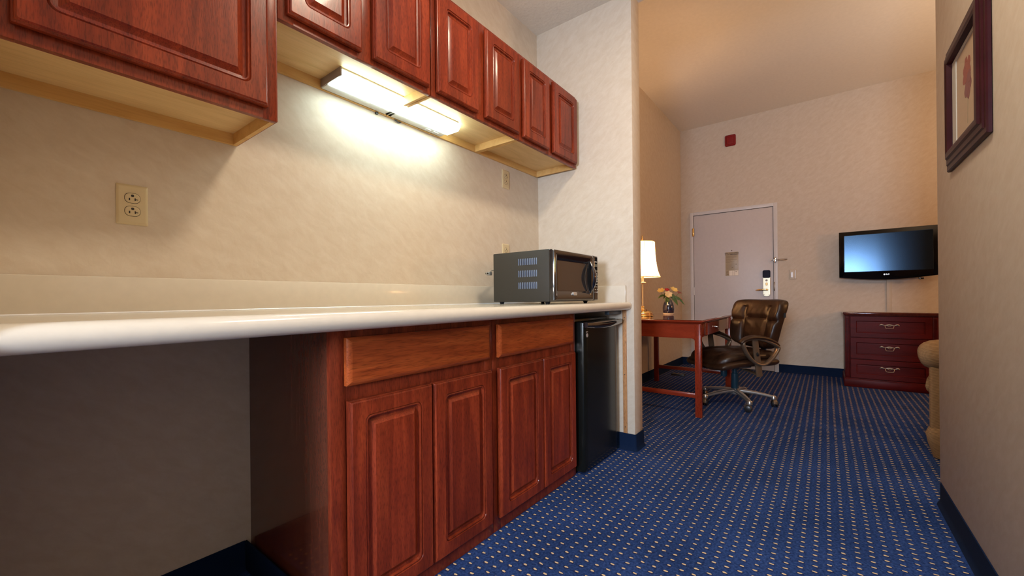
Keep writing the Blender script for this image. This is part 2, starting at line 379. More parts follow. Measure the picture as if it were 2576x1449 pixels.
def text(name, s, size, origin, xdir, updir, m, parent, ext=0.0004, align='CENTER'):
    cu = bpy.data.curves.new('t', 'FONT'); cu.body = s; cu.size = size; cu.extrude = ext; cu.offset = size * 0.035; cu.align_x = align; cu.align_y = 'CENTER'; cu.resolution_u = 2
    to = bpy.data.objects.new('t', cu); COL.objects.link(to)
    dg = bpy.context.evaluated_depsgraph_get(); me = bpy.data.meshes.new_from_object(to.evaluated_get(dg))
    bm = NB(); bm.from_mesh(me); bpy.data.objects.remove(to); bpy.data.meshes.remove(me)
    x = V(xdir).normalized(); u = V(updir).normalized(); z = x.cross(u)
    mt = Matrix.Identity(4); mt.col[0][:3] = x; mt.col[1][:3] = u; mt.col[2][:3] = z; mt.col[3][:3] = V(origin)
    bmesh.ops.transform(bm, matrix=mt, verts=bm.verts)
    return finish(name, bm, m, parent, recalc=False)

# ------------------------------------------------------------------ dimensions
W = 1.66      # kitchen wall
WB = 1.635    # far room left wall
XF = 6.12     # far wall
YR = -0.41    # right wall face
ZK, ZB = 2.87, 3.31
XS0, XS1, YS = 2.492, 2.626, 0.952   # partition stub
XBK = -2.5
BH = 0.102

# ------------------------------------------------------------------ setting
bm = NB(); box(bm, XBK, XF, -4.2, W + 0.1, -0.12, 0.0); struct('floor', bm, M['carpet'])
bm = NB(); box(bm, XBK - 0.1, XS0 + 0.05, W, W + 0.12, 0, ZB + 0.1); struct('wall_kitchen', bm, M['paper'])
bm = NB(); box(bm, XS0, XS1, YS, W + 0.12, 0, ZK + 0.05, bev=0.004); struct('wall_partition', bm, M['paper'])
bm = NB(); box(bm, -0.14, -0.003, 0.955, W + 0.12, 0, ZK + 0.05, bev=0.004); struct('wall_partition', bm, M['paper'])
bm = NB(); box(bm, XS1 - 0.02, XF + 0.1, WB, WB + 0.145, 0, ZB + 0.1); struct('wall_left', bm, M['paper'])
bm = NB(); box(bm, XF, XF + 0.12, -4.2, WB + 0.1, 0, ZB + 0.1); struct('wall_far', bm, M['paper'])
bm = NB(); box(bm, XBK, 2.69, YR - 0.13, YR, 0, ZB + 0.05, bev=0.004); struct('wall_right', bm, M['paper'])
bm = NB(); box(bm, XBK - 0.1, XF + 0.1, -4.3, -4.2, 0, ZB + 0.1); struct('wall_side', bm, M['paper'])
bm = NB()
wy0, wy1, wz0, wz1 = -0.38, 0.32, 0.75, 2.20
box(bm, XBK - 0.12, XBK, -4.2, wy0, 0, ZB + 0.1); box(bm, XBK - 0.12, XBK, wy1, W + 0.1, 0, ZB + 0.1)
box(bm, XBK - 0.12, XBK, wy0, wy1, 0, wz0); box(bm, XBK - 0.12, XBK, wy0, wy1, wz1, ZB + 0.1)
struct('wall_back', bm, M['paper'])
w1 = bpy.data.objects.new('window_1', None); COL.objects.link(w1); w1['kind'] = 'structure'; w1.location = (XBK - 0.06, (wy0 + wy1) / 2, wz0)
ORG['window_1'] = Matrix.Translation(-w1.location)
bm = NB()
for a in ((wy0, wy0 + 0.05, wz0, wz1), (wy1 - 0.05, wy1, wz0, wz1), (wy0, wy1, wz0, wz0 + 0.05), (wy0, wy1, wz1 - 0.05, wz1)):
    box(bm, XBK - 0.09, XBK - 0.03, a[0], a[1], a[2], a[3], bev=0.004)
finish('window_frame', bm, M['frame'], w1)
finish('pane', B(XBK - 0.064, XBK - 0.058, wy0 + 0.04, wy1 - 0.04, wz0 + 0.04, wz1 - 0.04), M['glass'], w1)
bm = NB(); box(bm, XBK - 0.1, XS1 - 0.004, YR - 0.02, W + 0.1, ZK, ZB + 0.05); struct('ceiling', bm, M['ceil'])
bm = NB(); box(bm, XBK - 0.1, XF + 0.1, -4.3, WB + 0.14, ZB, ZB + 0.12); struct('ceiling', bm, M['ceil2'])

def coved(path, name, closed=False):
    """navy cove base along a floor path, path points are (x,y) on the wall face, thickness to the left of travel"""
    prof = [(0, 0), (0.0, BH), (0.004, BH), (0.005, 0.03), (0.008, 0.012), (0.016, 0.0)]
    bm = NB(); loops = []
    P = [V((x, y, 0)) for x, y in path]
    for i, p in enumerate(P):
        d0 = (P[i] - P[i - 1]).normalized() if i > 0 else (P[1] - P[0]).normalized()
        d1 = (P[i + 1] - P[i]).normalized() if i < len(P) - 1 else d0
        n0 = V((-d0.y, d0.x, 0)); n1 = V((-d1.y, d1.x, 0)); n = (n0 + n1); n = n / max(n.dot(n0), 0.3)
        loops.append([p + n * a + V((0, 0, z)) for a, z in prof])
    loft(bm, loops); return struct(name, bm, M['base'], smooth=50)
coved([(0.578, W), (-0.003, W)], 'baseboard_kitchen')
bm = NB(); box(bm, 0.578, 0.5855, 1.11, W - 0.001, 0, BH, bev=0.002); struct('baseboard_panel', bm, M['base'])
# partition: from behind the fridge, round the end, along the far face
arc = [(XS0 - 0.004 + 0.01 - 0.01 * math.cos(R(t)), YS - 0.004 + 0.01 - 0.01 * math.sin(R(t))) for t in range(0, 91, 15)]
arc2 = [(XS1 + 0.004 - 0.01 + 0.01 * math.sin(R(t)), YS - 0.004 + 0.01 - 0.01 * math.cos(R(t))) for t in range(0, 91, 15)]
coved(([(XS0 - 0.004, W - 0.02)] + arc + arc2 + [(XS1 + 0.004, WB - 0.001)])[::-1], 'baseboard_partition')
coved([(XF - 0.001, WB), (XS1 + 0.001, WB)], 'baseboard_left')
coved([(XF, 1.508), (XF, WB - 0.001)], 'baseboard_far')
coved([(XF, -4.19), (XF, 0.474)], 'baseboard_far')
coved([(XBK, YR), (2.66, YR), (2.684, YR - 0.006), (2.69, YR - 0.03), (2.69, YR - 0.13), (1.0, YR - 0.13)], 'baseboard_right')

# ------------------------------------------------------------------ entrance door
d = bpy.data.objects.new('door_1', None); COL.objects.link(d); d['kind'] = 'structure'; d.location = (XF, 0.99, 0)
d['label'] = 'closed off-white entrance door in the far wall behind the desk chair'; ORG['door_1'] = Matrix.Translation(-d.location)
DY0, DY1, DZ = 0.520, 1.466, 2.085
bm = NB(); box(bm, XF - 0.012, XF - 0.002, DY0 + 0.004, DY1 - 0.004, 0.008, DZ - 0.005, bev=0.001); finish('door_slab', bm, M['door'], d)
bm = NB()
fw = 0.043
box(bm, XF - 0.022, XF, DY1 + 0.001, DY1 + fw, 0, DZ + 0.045, bev=0.003); box(bm, XF - 0.022, XF, DY0 - fw - 0.003, DY0 - 0.001, 0, DZ + 0.045, bev=0.003)
box(bm, XF - 0.0215, XF, DY0 - fw + 0.002, DY1 + fw - 0.002, DZ + 0.001, DZ + 0.045, bev=0.003)
finish('door_frame', bm, M['frame'], d)
finish('door_gap', B(XF - 0.004, XF - 0.0005, DY0 - 0.001, DY1 + 0.001, 0, DZ + 0.001), M['hole'], d)
for i, z in enumerate((1.795, 0.975, 0.22)):
    bm = NB(); lathe(bm, [(0, 0), (0.006, 0.001), (0.0075, 0.004), (0.0075, 0.113), (0.006, 0.117), (0, 0.118)], (XF - 0.024, DY1 + 0.003, z), 10)
    box(bm, XF - 0.0235, XF - 0.0125, DY1 - 0.012, DY1 + 0.016, z + 0.004, z + 0.113)
    finish('hinge', bm, M['brass'] if i == 0 else M['frame'], d)
fnx = lambda xf: (lambda a, b, h: V((xf - h, a, b)))
bm = NB(); panel(bm, 0.556, 0.638, 0.952, 1.282, [(0, 0.03, 0), (0, 0.03, 0.012), (0.004, 0.027, 0.016)], fnx(XF - 0.011)); lk = finish('lock_plate', bm, M['brass2'], d)
bm = NB(); panel(bm, 0.5555, 0.6385, 1.185, 1.284, [(0, 0.018, 0), (0, 0.018, 0.02), (0.005, 0.015, 0.024)], fnx(XF - 0.0112)); finish('card_reader', bm, M['black'] if 0 else simple('navy_reader_cover', (0.010, 0.016, 0.035), 0.6, spec=0.15), lk)
bm = NB(); lathe(bm, [(0.011, -0.016), (0.013, -0.017), (0.013, -0.018), (0.010, -0.018)], (XF - 0.011, 0.597, 1.155), 16, axis='x'); finish('keyhole_ring', bm, M['bronze'], lk)
bm = NB(); panel(bm, 0.586, 0.608, 1.088, 1.128, [(0, 0.01, 0.016), (0.004, 0.008, 0.026)], fnx(XF - 0.011)); finish('thumb_turn', bm, M['brass'], lk)
for y in (0.570, 0.625):
    bm = NB(); lathe(bm, [(0.005, -0.016), (0.005, -0.018), (0.001, -0.0185)], (XF - 0.011, y, 0.976), 8, axis='x'); finish('screw', bm, M['bronze'], lk)
bm = NB(); lathe(bm, [(0.013, -0.01), (0.013, -0.05), (0.010, -0.062), (0, -0.064)], (XF - 0.011, 0.590, 1.037), 14, axis='x')
sweep(bm, [(XF - 0.063, 0.590, 1.037), (XF - 0.066, 0.63, 1.037), (XF - 0.066, 0.68, 1.035), (XF - 0.063, 0.715, 1.032)], [0.016, 0.018, 0.017, 0.006], [0.018, 0.022, 0.020, 0.006], n=10)
finish('door_handle', bm, M['brass'], d)
bm = NB()
box(bm, XF - 0.034, XF - 0.022, 0.489, 0.515, 1.375, 1.44, bev=0.004)
lathe(bm, [(0.0, -0.03), (0.009, -0.028), (0.010, -0.018), (0.004, -0.01), (0.004, 0.0)], (XF - 0.013, 0.547, 1.408), 10, axis='x')
box(bm, XF - 0.04, XF - 0.034, 0.497, 0.55, 1.404, 1.412, bev=0.002)
tube(bm, [(XF - 0.03, 0.505, 1.412), (XF - 0.05, 0.44, 1.413), (XF - 0.055, 0.40, 1.412), (XF - 0.06, 0.372, 1.408)], 0.003, 6)
tube(bm, [(XF - 0.03, 0.505, 1.400), (XF - 0.05, 0.44, 1.400), (XF - 0.055, 0.40, 1.401), (XF - 0.06, 0.372, 1.407)], 0.003, 6)
finish('swing_bar_latch', bm, M['chrome'], d)
bm = NB(); box(bm, XF - 0.0235, XF - 0.012, DY0 - 0.012, DY0 + 0.002, 1.02, 1.13, bev=0.001); finish('strike_plate', bm, M['bronze'], d)

t = thing('safety_notice', 'small gold safety notice with a white lower corner fixed to the door', 'notice', (XF - 0.012, 0.99, 1.23))
bm = NB(); box(bm, XF - 0.0145, XF - 0.0125, 0.913, 1.066, 1.231, 1.545, bev=0.0005); finish('card', bm, M['notice'], t)
XN = XF - 0.0148
bm = NB(); lathe(bm, [(0.006, 0), (0.006, -0.003), (0, -0.005)], (XF - 0.0122, 0.99, 1.565), 10, axis='x'); finish('pin', bm, M['ink'], t)
text('heading', 'FOR YOUR SAFETY', 0.0195, (XN, 0.99, 1.530), (0, -1, 0), (0, 0, 1), M['ink'], t)
text('heading', 'IN AN EMERGENCY', 0.0185, (XN, 0.99, 1.512), (0, -1, 0), (0, 0, 1), M['ink'], t)
bm = NB()
for k, (z, l) in enumerate([(1.493, .13), (1.486, .13), (1.479, .12), (1.472, .125), (1.465, .09), (1.450, .13), (1.443, .132), (1.436, .06), (1.420, .07), (1.413, .1), (1.406, .05)]):
    box(bm, XN - 0.0002, XN + 0.0004, 1.060 - l, 1.060, z - 0.0015, z + 0.0015)
finish('printed_lines', bm, M['ink2'], t)
bm = NB()
for i in range(9):
    y = 1.050 - i * 0.0115; box(bm, XN - 0.0002, XN + 0.0004, y - 0.0006, y + 0.0006, 1.312, 1.392)
for i in range(8):
    z = 1.312 + i * 0.01143; box(bm, XN - 0.0002, XN + 0.0004, 0.958, 1.050, z - 0.0006, z + 0.0006)
box(bm, XN - 0.0004, XN + 0.0004, 0.975, 0.990, 1.334, 1.344); box(bm, XN - 0.0004, XN + 0.0004, 0.935, 0.945, 1.372, 1.388)
finish('floor_plan', bm, M['ink2'], t)
bm = NB(); box(bm, XN - 0.0003, XN + 0.0006, 0.9145, 1.022, 1.233, 1.298); finish('white_panel', bm, M['notice2'], t)
bm = NB()
for y in (0.98, 0.958): box(bm, XN - 0.0006, XN, y - 0.0015, y + 0.0015, 1.234, 1.297)
for y, z, w in ((1.045, 1.285, 0.02), (1.048, 1.27, 0.016), (1.04, 1.25, 0.024), (0.94, 1.284, 0.014)): box(bm, XN - 0.0006, XN, y - w / 2, y + w / 2, z - 0.004, z + 0.004)
finish('printed_boxes', bm, M['ink2'], t)

bm = NB(); panel(bm, 0.9295, 1.0600, 2.958, 3.106, [(0, 0.02, 0), (0, 0.02, 0.012), (0.006, 0.016, 0.018), (0.02, 0.012, 0.018), (0.024, 0.01, 0.024), (0.045, 0.01, 0.026)], fnx(XF))
single('fire_alarm_plate', bm, M['redplate'], 'square dark red plastic plate high on the far wall above the door', 'alarm', (XF, 0.995, 3.03))

t = thing('light_switch', 'ivory switch plate with one white toggle on the wall right of the door', 'switch', (XF, 0.32, 1.22))
bm = NB(); panel(bm, 0.283, 0.358, 1.160, 1.278, [(0, 0.004, 0), (0, 0.004, 0.003), (0.004, 0.003, 0.007)], fnx(XF)); finish('plate', bm, M['cover'], t)
bm = NB(); panel(bm, 0.318, 0.342, 1.178, 1.252, [(0, 0.011, 0.006), (0, 0.011, 0.014), (0.004, 0.008, 0.02)], fnx(XF)); finish('toggle', bm, M['switch'], t)
bm = NB(); box(bm, XF - 0.0095, XF - 0.006, 0.290, 0.297, 1.168, 1.270, bev=0.001); finish('groove_strip', bm, M['switch'], t)

# cable cover, television
bm = NB(); box(bm, XF - 0.012, XF, -0.574, -0.532, 0.72, 1.25, bev=0.003)
single('cable_cover', bm, M['cover'], 'narrow beige cable channel running down the far wall below the television', 'cable cover', (XF, -0.553, 0.72))
t = thing('television', 'black flat television mounted on the far wall above the dresser', 'television', (5.98, -0.52, 1.12), rotz=R(-1.5))
TX = 5.985
bm = NB()
def tvloop(x, ins):
    pts = []
    y0, y1 = -0.922 + ins, -0.122 - ins
    for i in range(13):
        s = i / 12; y = y1 + (y0 - y1) * s; pts.append(V((x, y, 1.157 + ins - 0.034 * math.sin(math.pi * s))))
    pts += [V((x, y0, 1.672 - ins)), V((x, y1, 1.672 - ins))]
    return pts
loft(bm, [tvloop(TX + 0.07, 0.05), tvloop(TX + 0.05, 0.006), tvloop(TX + 0.012, 0), tvloop(TX + 0.003, 0.001), tvloop(TX, 0.005)])
finish('bezel', bm, simple('black_bezel_plastic', (0.004, 0.004, 0.005), 0.10, spec=0.25, coat=0.1), t)
bm = NB(); panel(bm, -0.880, -0.166, 1.214, 1.630, [(0, 0.002, -0.002), (0.0, 0.002, 0.0008), (0.002, 0.001, 0.0015)], fnx(TX)); finish('screen', bm, M['screen'], t)
bm = NB(); box(bm, TX + 0.068, XF, -0.62, -0.44, 1.28, 1.52, bev=0.004); finish('wall_mount', bm, M['black'], t)
bm = NB(); lathe(bm, [(0.0085, 0), (0.0085, -0.001), (0, -0.0013)], (TX, -0.506, 1.180), 20, axis='x'); finish('logo_disc', bm, M['silver'], t)
text('logo_letters', 'LG', 0.021, (TX - 0.0006, -0.532, 1.180), (0, -1, 0), (0, 0, 1), M['silver'], t)
bm = NB(); box(bm, TX + 0.005, TX + 0.03, -0.81, -0.77, 1.117, 1.137, bev=0.004); finish('sensor', bm, M['black_gloss'], t)

# dresser
DX = 5.575
t = thing('dresser', 'dark red three-drawer dresser against the far wall under the television', 'dresser', (5.84, -0.50, 0))
bm = NB()
box(bm, DX + 0.012, 6.10, -0.850, -0.158, 0.05, 0.742)
for y0, y1 in ((-0.196, -0.156), (-0.852, -0.812)): box(bm, DX, DX + 0.02, y0, y1, 0.085, 0.742, bev=0.003)
finish('body', bm, M['dresser'], t)
for y0, y1 in ((-0.190, -0.162), (-0.846, -0.818)):
    bm = NB()
    for k in range(3):
        y = y0 + 0.006 + k * 0.008; tube(bm, [(DX - 0.001, y, 0.11), (DX - 0.001, y, 0.72)], 0.0028, 6)
    finish('pilaster_reeding', bm, M['dresser'], t)
bm = NB(); panel(bm, -0.868, -0.140, DX - 0.022, 6.105, [(0.012, 0.002, 0.742), (0.006, 0.002, 0.748), (0.004, 0.002, 0.757), (0.0, 0.003, 0.764), (0.0, 0.003, 0.775), (0.004, 0.003, 0.781)], lambda a, b, h: V((b, a, h))); finish('top', bm, M['desk_top'], t)
bm = NB(); box(bm, DX - 0.012, 6.10, -0.862, -0.146, 0, 0.082, bev=0.006); box(bm, DX - 0.006, 6.09, -0.857, -0.151, 0.078, 0.09, bev=0.003); finish('plinth', bm, M['dresser'], t)
dprof = [(0, 0.001, 0), (0, 0.001, 0.016), (0.003, 0.001, 0.019), (0.048, 0.001, 0.019), (0.053, 0.001, 0.012), (0.056, 0.001, 0.0115), (0.060, 0.001, 0.0125)]
for z0, z1 in ((0.094, 0.289), (0.294, 0.514), (0.519, 0.737)):
    bm = NB(); panel(bm, -0.809, -0.199, z0, z1, dprof, fnx(DX + 0.012)); dr = finish('drawer', bm, M['dresser'], t)
    bm = NB(); zc = (z0 + z1) / 2 + 0.018; yc = -0.503; X = DX + 0.012 - 0.014
    P = smooth_path([(X, yc + 0.075, zc), (X - 0.004, yc + 0.06, zc + 0.01), (X - 0.003, yc + 0.035, zc + 0.002), (X - 0.004, yc, zc + 0.008), (X - 0.003, yc - 0.035, zc + 0.002), (X - 0.004, yc - 0.06, zc + 0.01), (X, yc - 0.075, zc)], 4)
    n = len(P); sweep(bm, P, 0.007, [0.003 + 0.012 * abs(math.sin(3 * math.pi * i / (n - 1))) for i in range(n)], n=8)
    tube(bm, smooth_path([(X - 0.004, yc + 0.034, zc), (X - 0.014, yc + 0.030, zc - 0.018), (X - 0.016, yc + 0.022, zc - 0.028), (X - 0.016, yc - 0.022, zc - 0.028), (X - 0.014, yc - 0.030, zc - 0.018), (X - 0.004, yc - 0.034, zc)], 4), 0.003, 8)
    tube(bm, smooth_path([(X - 0.004, yc + 0.018, zc + 0.002), (X - 0.008, yc, zc - 0.007), (X - 0.004, yc - 0.018, zc + 0.002)], 4), 0.003, 6)
    finish('drawer_pull', bm, M['pewter'], dr)

# ------------------------------------------------------------------ kitchen base cabinets
FY = 1.085        # face frame front
YD = 1.064        # door fronts
door_prof = [(0, 0.001, 0), (0, 0.002, 0.012), (0.003, 0.002, 0.0135), (0.0045, 0.003, 0.0175), (0.008, 0.004, 0.0205), (0.048, 0.020, 0.0205), (0.0495, 0.019, 0.0165), (0.053, 0.018, 0.0190), (0.056, 0.016, 0.0185),
             (0.0585, 0.010, 0.0105), (0.066, 0.003, 0.0090), (0.069, 0.002, 0.0100), (0.080, 0.002, 0.0180), (0.082, 0.002, 0.0198)]
door_prof = [(0.010, 0.001, 0), (0.010, 0.001, 0.004), (0, 0.001, 0.004)] + [(i_, r_, h_ + 0.004) for i_, r_, h_ in door_prof[1:]]
drawer_prof = [(0, 0.001, 0), (0, 0.001, 0.012), (0.003, 0.001, 0.0145), (0.005, 0.001, 0.0165), (0.013, 0.001, 0.0205), (0.016, 0.001, 0.0205)]
drawer_prof = [(0.010, 0.001, 0), (0.010, 0.001, 0.003), (0, 0.001, 0.003)] + [(i_, r_, h_ + 0.003) for i_, r_, h_ in drawer_prof[1:]]
fy = lambda yb: (lambda a, b, h: V((a, yb - h, b)))
def frame_boards(bm, x0, x1, z0, z1, y0, y1, stiles, rails):
    for s0, s1 in stiles: box(bm, s0, s1, y0, y1, z0, z1, bev=0.001)
    for r0, r1, a, b in rails: box(bm, a, b, y0 + 0.0006, y1 - 0.0006, r0, r1)
GB = 'kitchen base cabinets'
def base_cab(x0, x1, doors, drawer, label, left):
    t = thing('base_cabinet', label, 'cabinet', ((x0 + x1) / 2, 1.37, 0), GB)
    bm = NB()
    box(bm, x0 + (0.008 if left else 0), x0 + 0.02, FY + 0.019, W - 0.002, 0.0, 0.879); 
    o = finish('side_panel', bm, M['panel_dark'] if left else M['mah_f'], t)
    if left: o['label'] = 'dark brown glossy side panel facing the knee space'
    bm = NB(); box(bm, x1 - 0.02, x1, FY + 0.019, W - 0.002, 0, 0.879); box(bm, x0 + 0.02, x1 - 0.02, W - 0.02, W - 0.004, 0.05, 0.879); box(bm, x0 + 0.02, x1 - 0.02, FY + 0.02, W - 0.02, 0.04, 0.058)
    finish('carcass', bm, M['mah_f'], t)
    bm = NB()
    frame_boards(bm, x0, x1, 0, 0.879, FY, FY + 0.019, [(x0, x0 + 0.045), (x1 - 0.045, x1)], [(0.0, 0.075, x0 + 0.04, x1 - 0.04), (0.66, 0.735, x0 + 0.04, x1 - 0.04), (0.84, 0.879, x0 + 0.04, x1 - 0.04)])
    finish('face_frame', bm, M['mah_f'], t)
    bm = NB(); panel(bm, drawer[0], drawer[1], 0.716, 0.853, drawer_prof, fy(FY)); finish('drawer_front', bm, M['mah_h'], t, smooth=24)
    for a, b in doors:
        bm = NB(); panel(bm, a, b, 0.055, 0.673, door_prof, fy(FY)); finish('door', bm, M['mah_v'], t, smooth=24)
base_cab(0.590, 1.277, [(0.634, 0.941), (0.946, 1.255)], (0.629, 1.247), 'mahogany base cabinet next to the open knee space, one wide drawer over two raised-panel doors', True)
base_cab(1.279, 1.975, [(1.304, 1.625), (1.630, 1.943)], (1.301, 1.930), 'mahogany base cabinet next to the black fridge, one drawer over two raised-panel doors', False)

# ------------------------------------------------------------------ countertop
t = thing('countertop', 'long cream solid-surface countertop with a rounded front edge', 'countertop', (0.5, 1.3, 0.88))
CT, CB, CF = 0.927, 0.880, 0.962
prof = [(W - 0.0015, CB), (W - 0.0015, CT), (CF + 0.055, CT), (CF + 0.046, CT + 0.0016), (CF + 0.035, CT + 0.002)]
rr = 0.0245
for i in range(0, 13):
    a = R(90 + 15 * i); prof.append((CF + 0.026 + rr * 1.06 * math.cos(a), (CT + 0.0015 + CB) / 2 + rr * math.sin(a)))
loops = []
for x, k in ((-0.002, 0), (XS0 - 0.02, 0), (XS0 - 0.01, 0.002), (XS0 - 0.004, 0.006), (XS0 - 0.001, 0.012)):
    loops.append([V((x, max(y, CF + k) if y < CF + 0.03 else y, z)) for y, z in prof])
bm = NB(); loft(bm, loops); finish('slab', bm, M['solid'], t, smooth=60)
bm = NB(); box(bm, -0.002, XS0 - 0.001, W - 0.020, W - 0.001, CT - 0.001, 1.0335, bev=0.003); finish('backsplash', bm, M['solid'], t)
bm = NB(); box(bm, XS0 - 0.020, XS0 - 0.001, 0.998, W - 0.021, CT - 0.001, 1.0335, bev=0.003); finish('side_splash', bm, M['solid'], t)
bm = NB(); tube(bm, [(-0.002, W - 0.021, CT + 0.0015), (XS0 - 0.021, W - 0.021, CT + 0.0015)], 0.003, 6); finish('caulk_line', bm, M['switch'], t)

# ------------------------------------------------------------------ fridge
t = thing('mini_fridge', 'black compact fridge under the counter beside the partition', 'fridge', (2.21, 1.3, 0))
bm = NB(); box(bm, 1.985, 2.425, 1.10, 1.60, 0.02, 0.842, bev=0.006)
for x in (2.02, 2.39): box(bm, x - 0.02, x + 0.02, 1.12, 1.16, 0, 0.02)
finish('body', bm, M['fridge'], t)
bm = NB(); panel(bm, 1.985, 2.428, 0.012, 0.828, [(0, 0.004, 0), (0, 0.006, 0.045), (0.003, 0.006, 0.053), (0.012, 0.008, 0.058), (0.04, 0.01, 0.0595)], fy(1.094)); finish('door', bm, M['fridge'], t)
bm = NB()
P = []
for i in range(17):
    s = i / 16; P.append((1.978 + 0.462 * s, 1.022 - 0.006 * math.sin(math.pi * s), 0.812 - 0.006 * math.sin(math.pi * s)))
sweep(bm, P, [0.03] * 17, [0.030 + 0.012 * math.sin(math.pi * i / 16) for i in range(17)], n=12, pw=3)
finish('door_handle', bm, M['black_gloss'], t)
bm = NB(); lathe(bm, [(0.011, -0.002), (0.011, -0.0035), (0.008, -0.004), (0.008, -0.003)], (2.018, 1.036, 0.754), 18, axis='y'); finish('badge', bm, M['silver'], t)
bm = NB(); box(bm, 2.009, 2.027, 1.0325, 1.035, 0.770, 0.775); finish('badge_bar', bm, M['silver'], t)
bm = NB(); box(bm, 2.30, 2.475, 1.03, 1.06, 0.855, 0.877, bev=0.002)
single('fixing_bracket', bm, simple('grey_blue_steel', (0.10, 0.14, 0.20), 0.4, metal=0.5), 'small grey steel bracket under the counter edge above the black fridge', 'bracket', (2.39, 1.045, 0.855))
bm = NB(); box(bm, XS0 - 0.006, XS0, 1.000, 1.026, 0.098, 0.879, bev=0.002); so = struct('trim_1', bm, M['trimwood'])
bm = NB()
for z in (0.14, 0.47, 0.83): lathe(bm, [(0.0035, 0.0), (0.0035, -0.0065), (0, -0.007)], (XS0, 1.013, z), 8, axis='x')
finish('screw', bm, M['ink'], so)
so['kind'] = 'structure'

# ------------------------------------------------------------------ wall cabinets
UY = 1.335
GU = 'wall cabinets over the counter'
def wall_cab(x0, x1, z0, z1, doors, label, sidemat=None, dz=0.020):
    t = thing('wall_cabinet', label, 'cabinet', ((x0 + x1) / 2, W, z0), GU)
    bm = NB()
    box(bm, x0, x0 + 0.013, UY + 0.019, W - 0.001, z0, z1); box(bm, x1 - 0.013, x1, UY + 0.019, W - 0.001, z0, z1)
    box(bm, x0 + 0.013, x1 - 0.013, W - 0.013, W - 0.0012, z0, z1)
    box(bm, x0 + 0.013, x1 - 0.013, UY + 0.019, W - 0.013, z1 - 0.012, z1)
    finish('carcass', bm, M['birch_rail'], t)
    bm = NB(); box(bm, x0 + 0.0132, x1 - 0.0132, UY + 0.0192, W - 0.0132, z0 + 0.038, z0 + 0.05); finish('bottom_panel', bm, M['birch'], t)
    bm = NB(); n = len(doors)
    st = [(x0, x0 + 0.048), (x1 - 0.038, x1)] + ([((doors[0][1] + doors[1][0]) / 2 - 0.035, (doors[0][1] + doors[1][0]) / 2 + 0.035)] if n == 2 else [])
    frame_boards(bm, x0, x1, z0, z1, UY, UY + 0.019, st, [(z0 + 0.0006, z0 + 0.04, x0 + 0.03, x1 - 0.03), (z1 - 0.04, z1, x0 + 0.03, x1 - 0.03)])
    finish('face_frame', bm, M['mah_f'], t)
    for a, b in doors:
        bm = NB(); panel(bm, a, b, z0 + dz, z1 - 0.024, door_prof, fy(UY)); finish('door', bm, M['mah_v'], t, smooth=24)
    if sidemat:
        bm = NB(); box(bm, x1, x1 + 0.003, UY + 0.001, W - 0.002, z0 + 0.001, z1); finish('side_skin', bm, M['mah_f'], t)
    return t
wall_cab(0.003, 0.563, 1.508, 2.31, [(0.045, 0.533)], 'tall mahogany wall cabinet nearest the camera, hanging lower than the others', True, dz=0.030)
ZU = 1.832
wall_cab(0.568, 1.184, ZU, 2.31, [(0.592, 0.848), (0.896, 1.166)], 'short mahogany wall cabinet directly beside the lower-hanging tall one, over the light')
wall_cab(1.188, 1.818, ZU, 2.31, [(1.211, 1.471), (1.527, 1.800)], 'short mahogany wall cabinet in the middle of the upper row, over the light end')
wall_cab(1.822, 2.468, ZU, 2.31, [(1.841, 2.106), (2.154, 2.450)], 'short mahogany wall cabinet at the far end of the row, above the microwave')

# ------------------------------------------------------------------ under-cabinet light
t = thing('under_cabinet_light', 'lit white fluorescent fixture under the short wall cabinets', 'light', (1.2, 1.58, 1.87))
LX0, LX1 = 0.868, 1.52
bm = NB()
box(bm, LX0, LX1, 1.596, 1.644, 1.832, 1.868, bev=0.003)
box(bm, LX0, LX1 - 0.004, 1.495, 1.60, 1.862, 1.869, bev=0.001)
finish('housing', bm, M['white_metal'], t)
poly = [(1.494, 1.861), (1.494, 1.845), (1.508, 1.829), (1.590, 1.829), (1.595, 1.834), (1.595, 1.861)]
bm = NB(); extr(bm, poly, lambda y, z: V((LX0 + 0.004, y, z)), lambda y, z: V((LX1 + 0.004, y, z))); finish('lens', bm, M['tube'], t, smooth=20)
bm = NB(); box(bm, LX0 - 0.003, LX0 + 0.003, 1.492, 1.645, 1.835, 1.870, bev=0.001); finish('end_cap', bm, simple('grey_end_plate', (0.30, 0.25, 0.22), 0.5), t)
for x in (1.40, 1.45):
    bm = NB(); box(bm, x, x + 0.03, 1.610, 1.628, 1.828, 1.833, bev=0.001); finish('rocker_switch', bm, M['white_metal'], t)
bm = NB(); box(bm, 1.13, 1.142, W - 0.012, W - 0.001, 1.822, 1.834, bev=0.001); finish('wire_clip', bm, M['black'], t)
bm = NB(); tube(bm, smooth_path([(1.235, W - 0.004, 1.833), (1.245, W - 0.012, 1.826), (1.26, W - 0.006, 1.824), (1.275, W - 0.004, 1.833)], 4), 0.003, 6)
finish('wire', bm, M['black'], t)

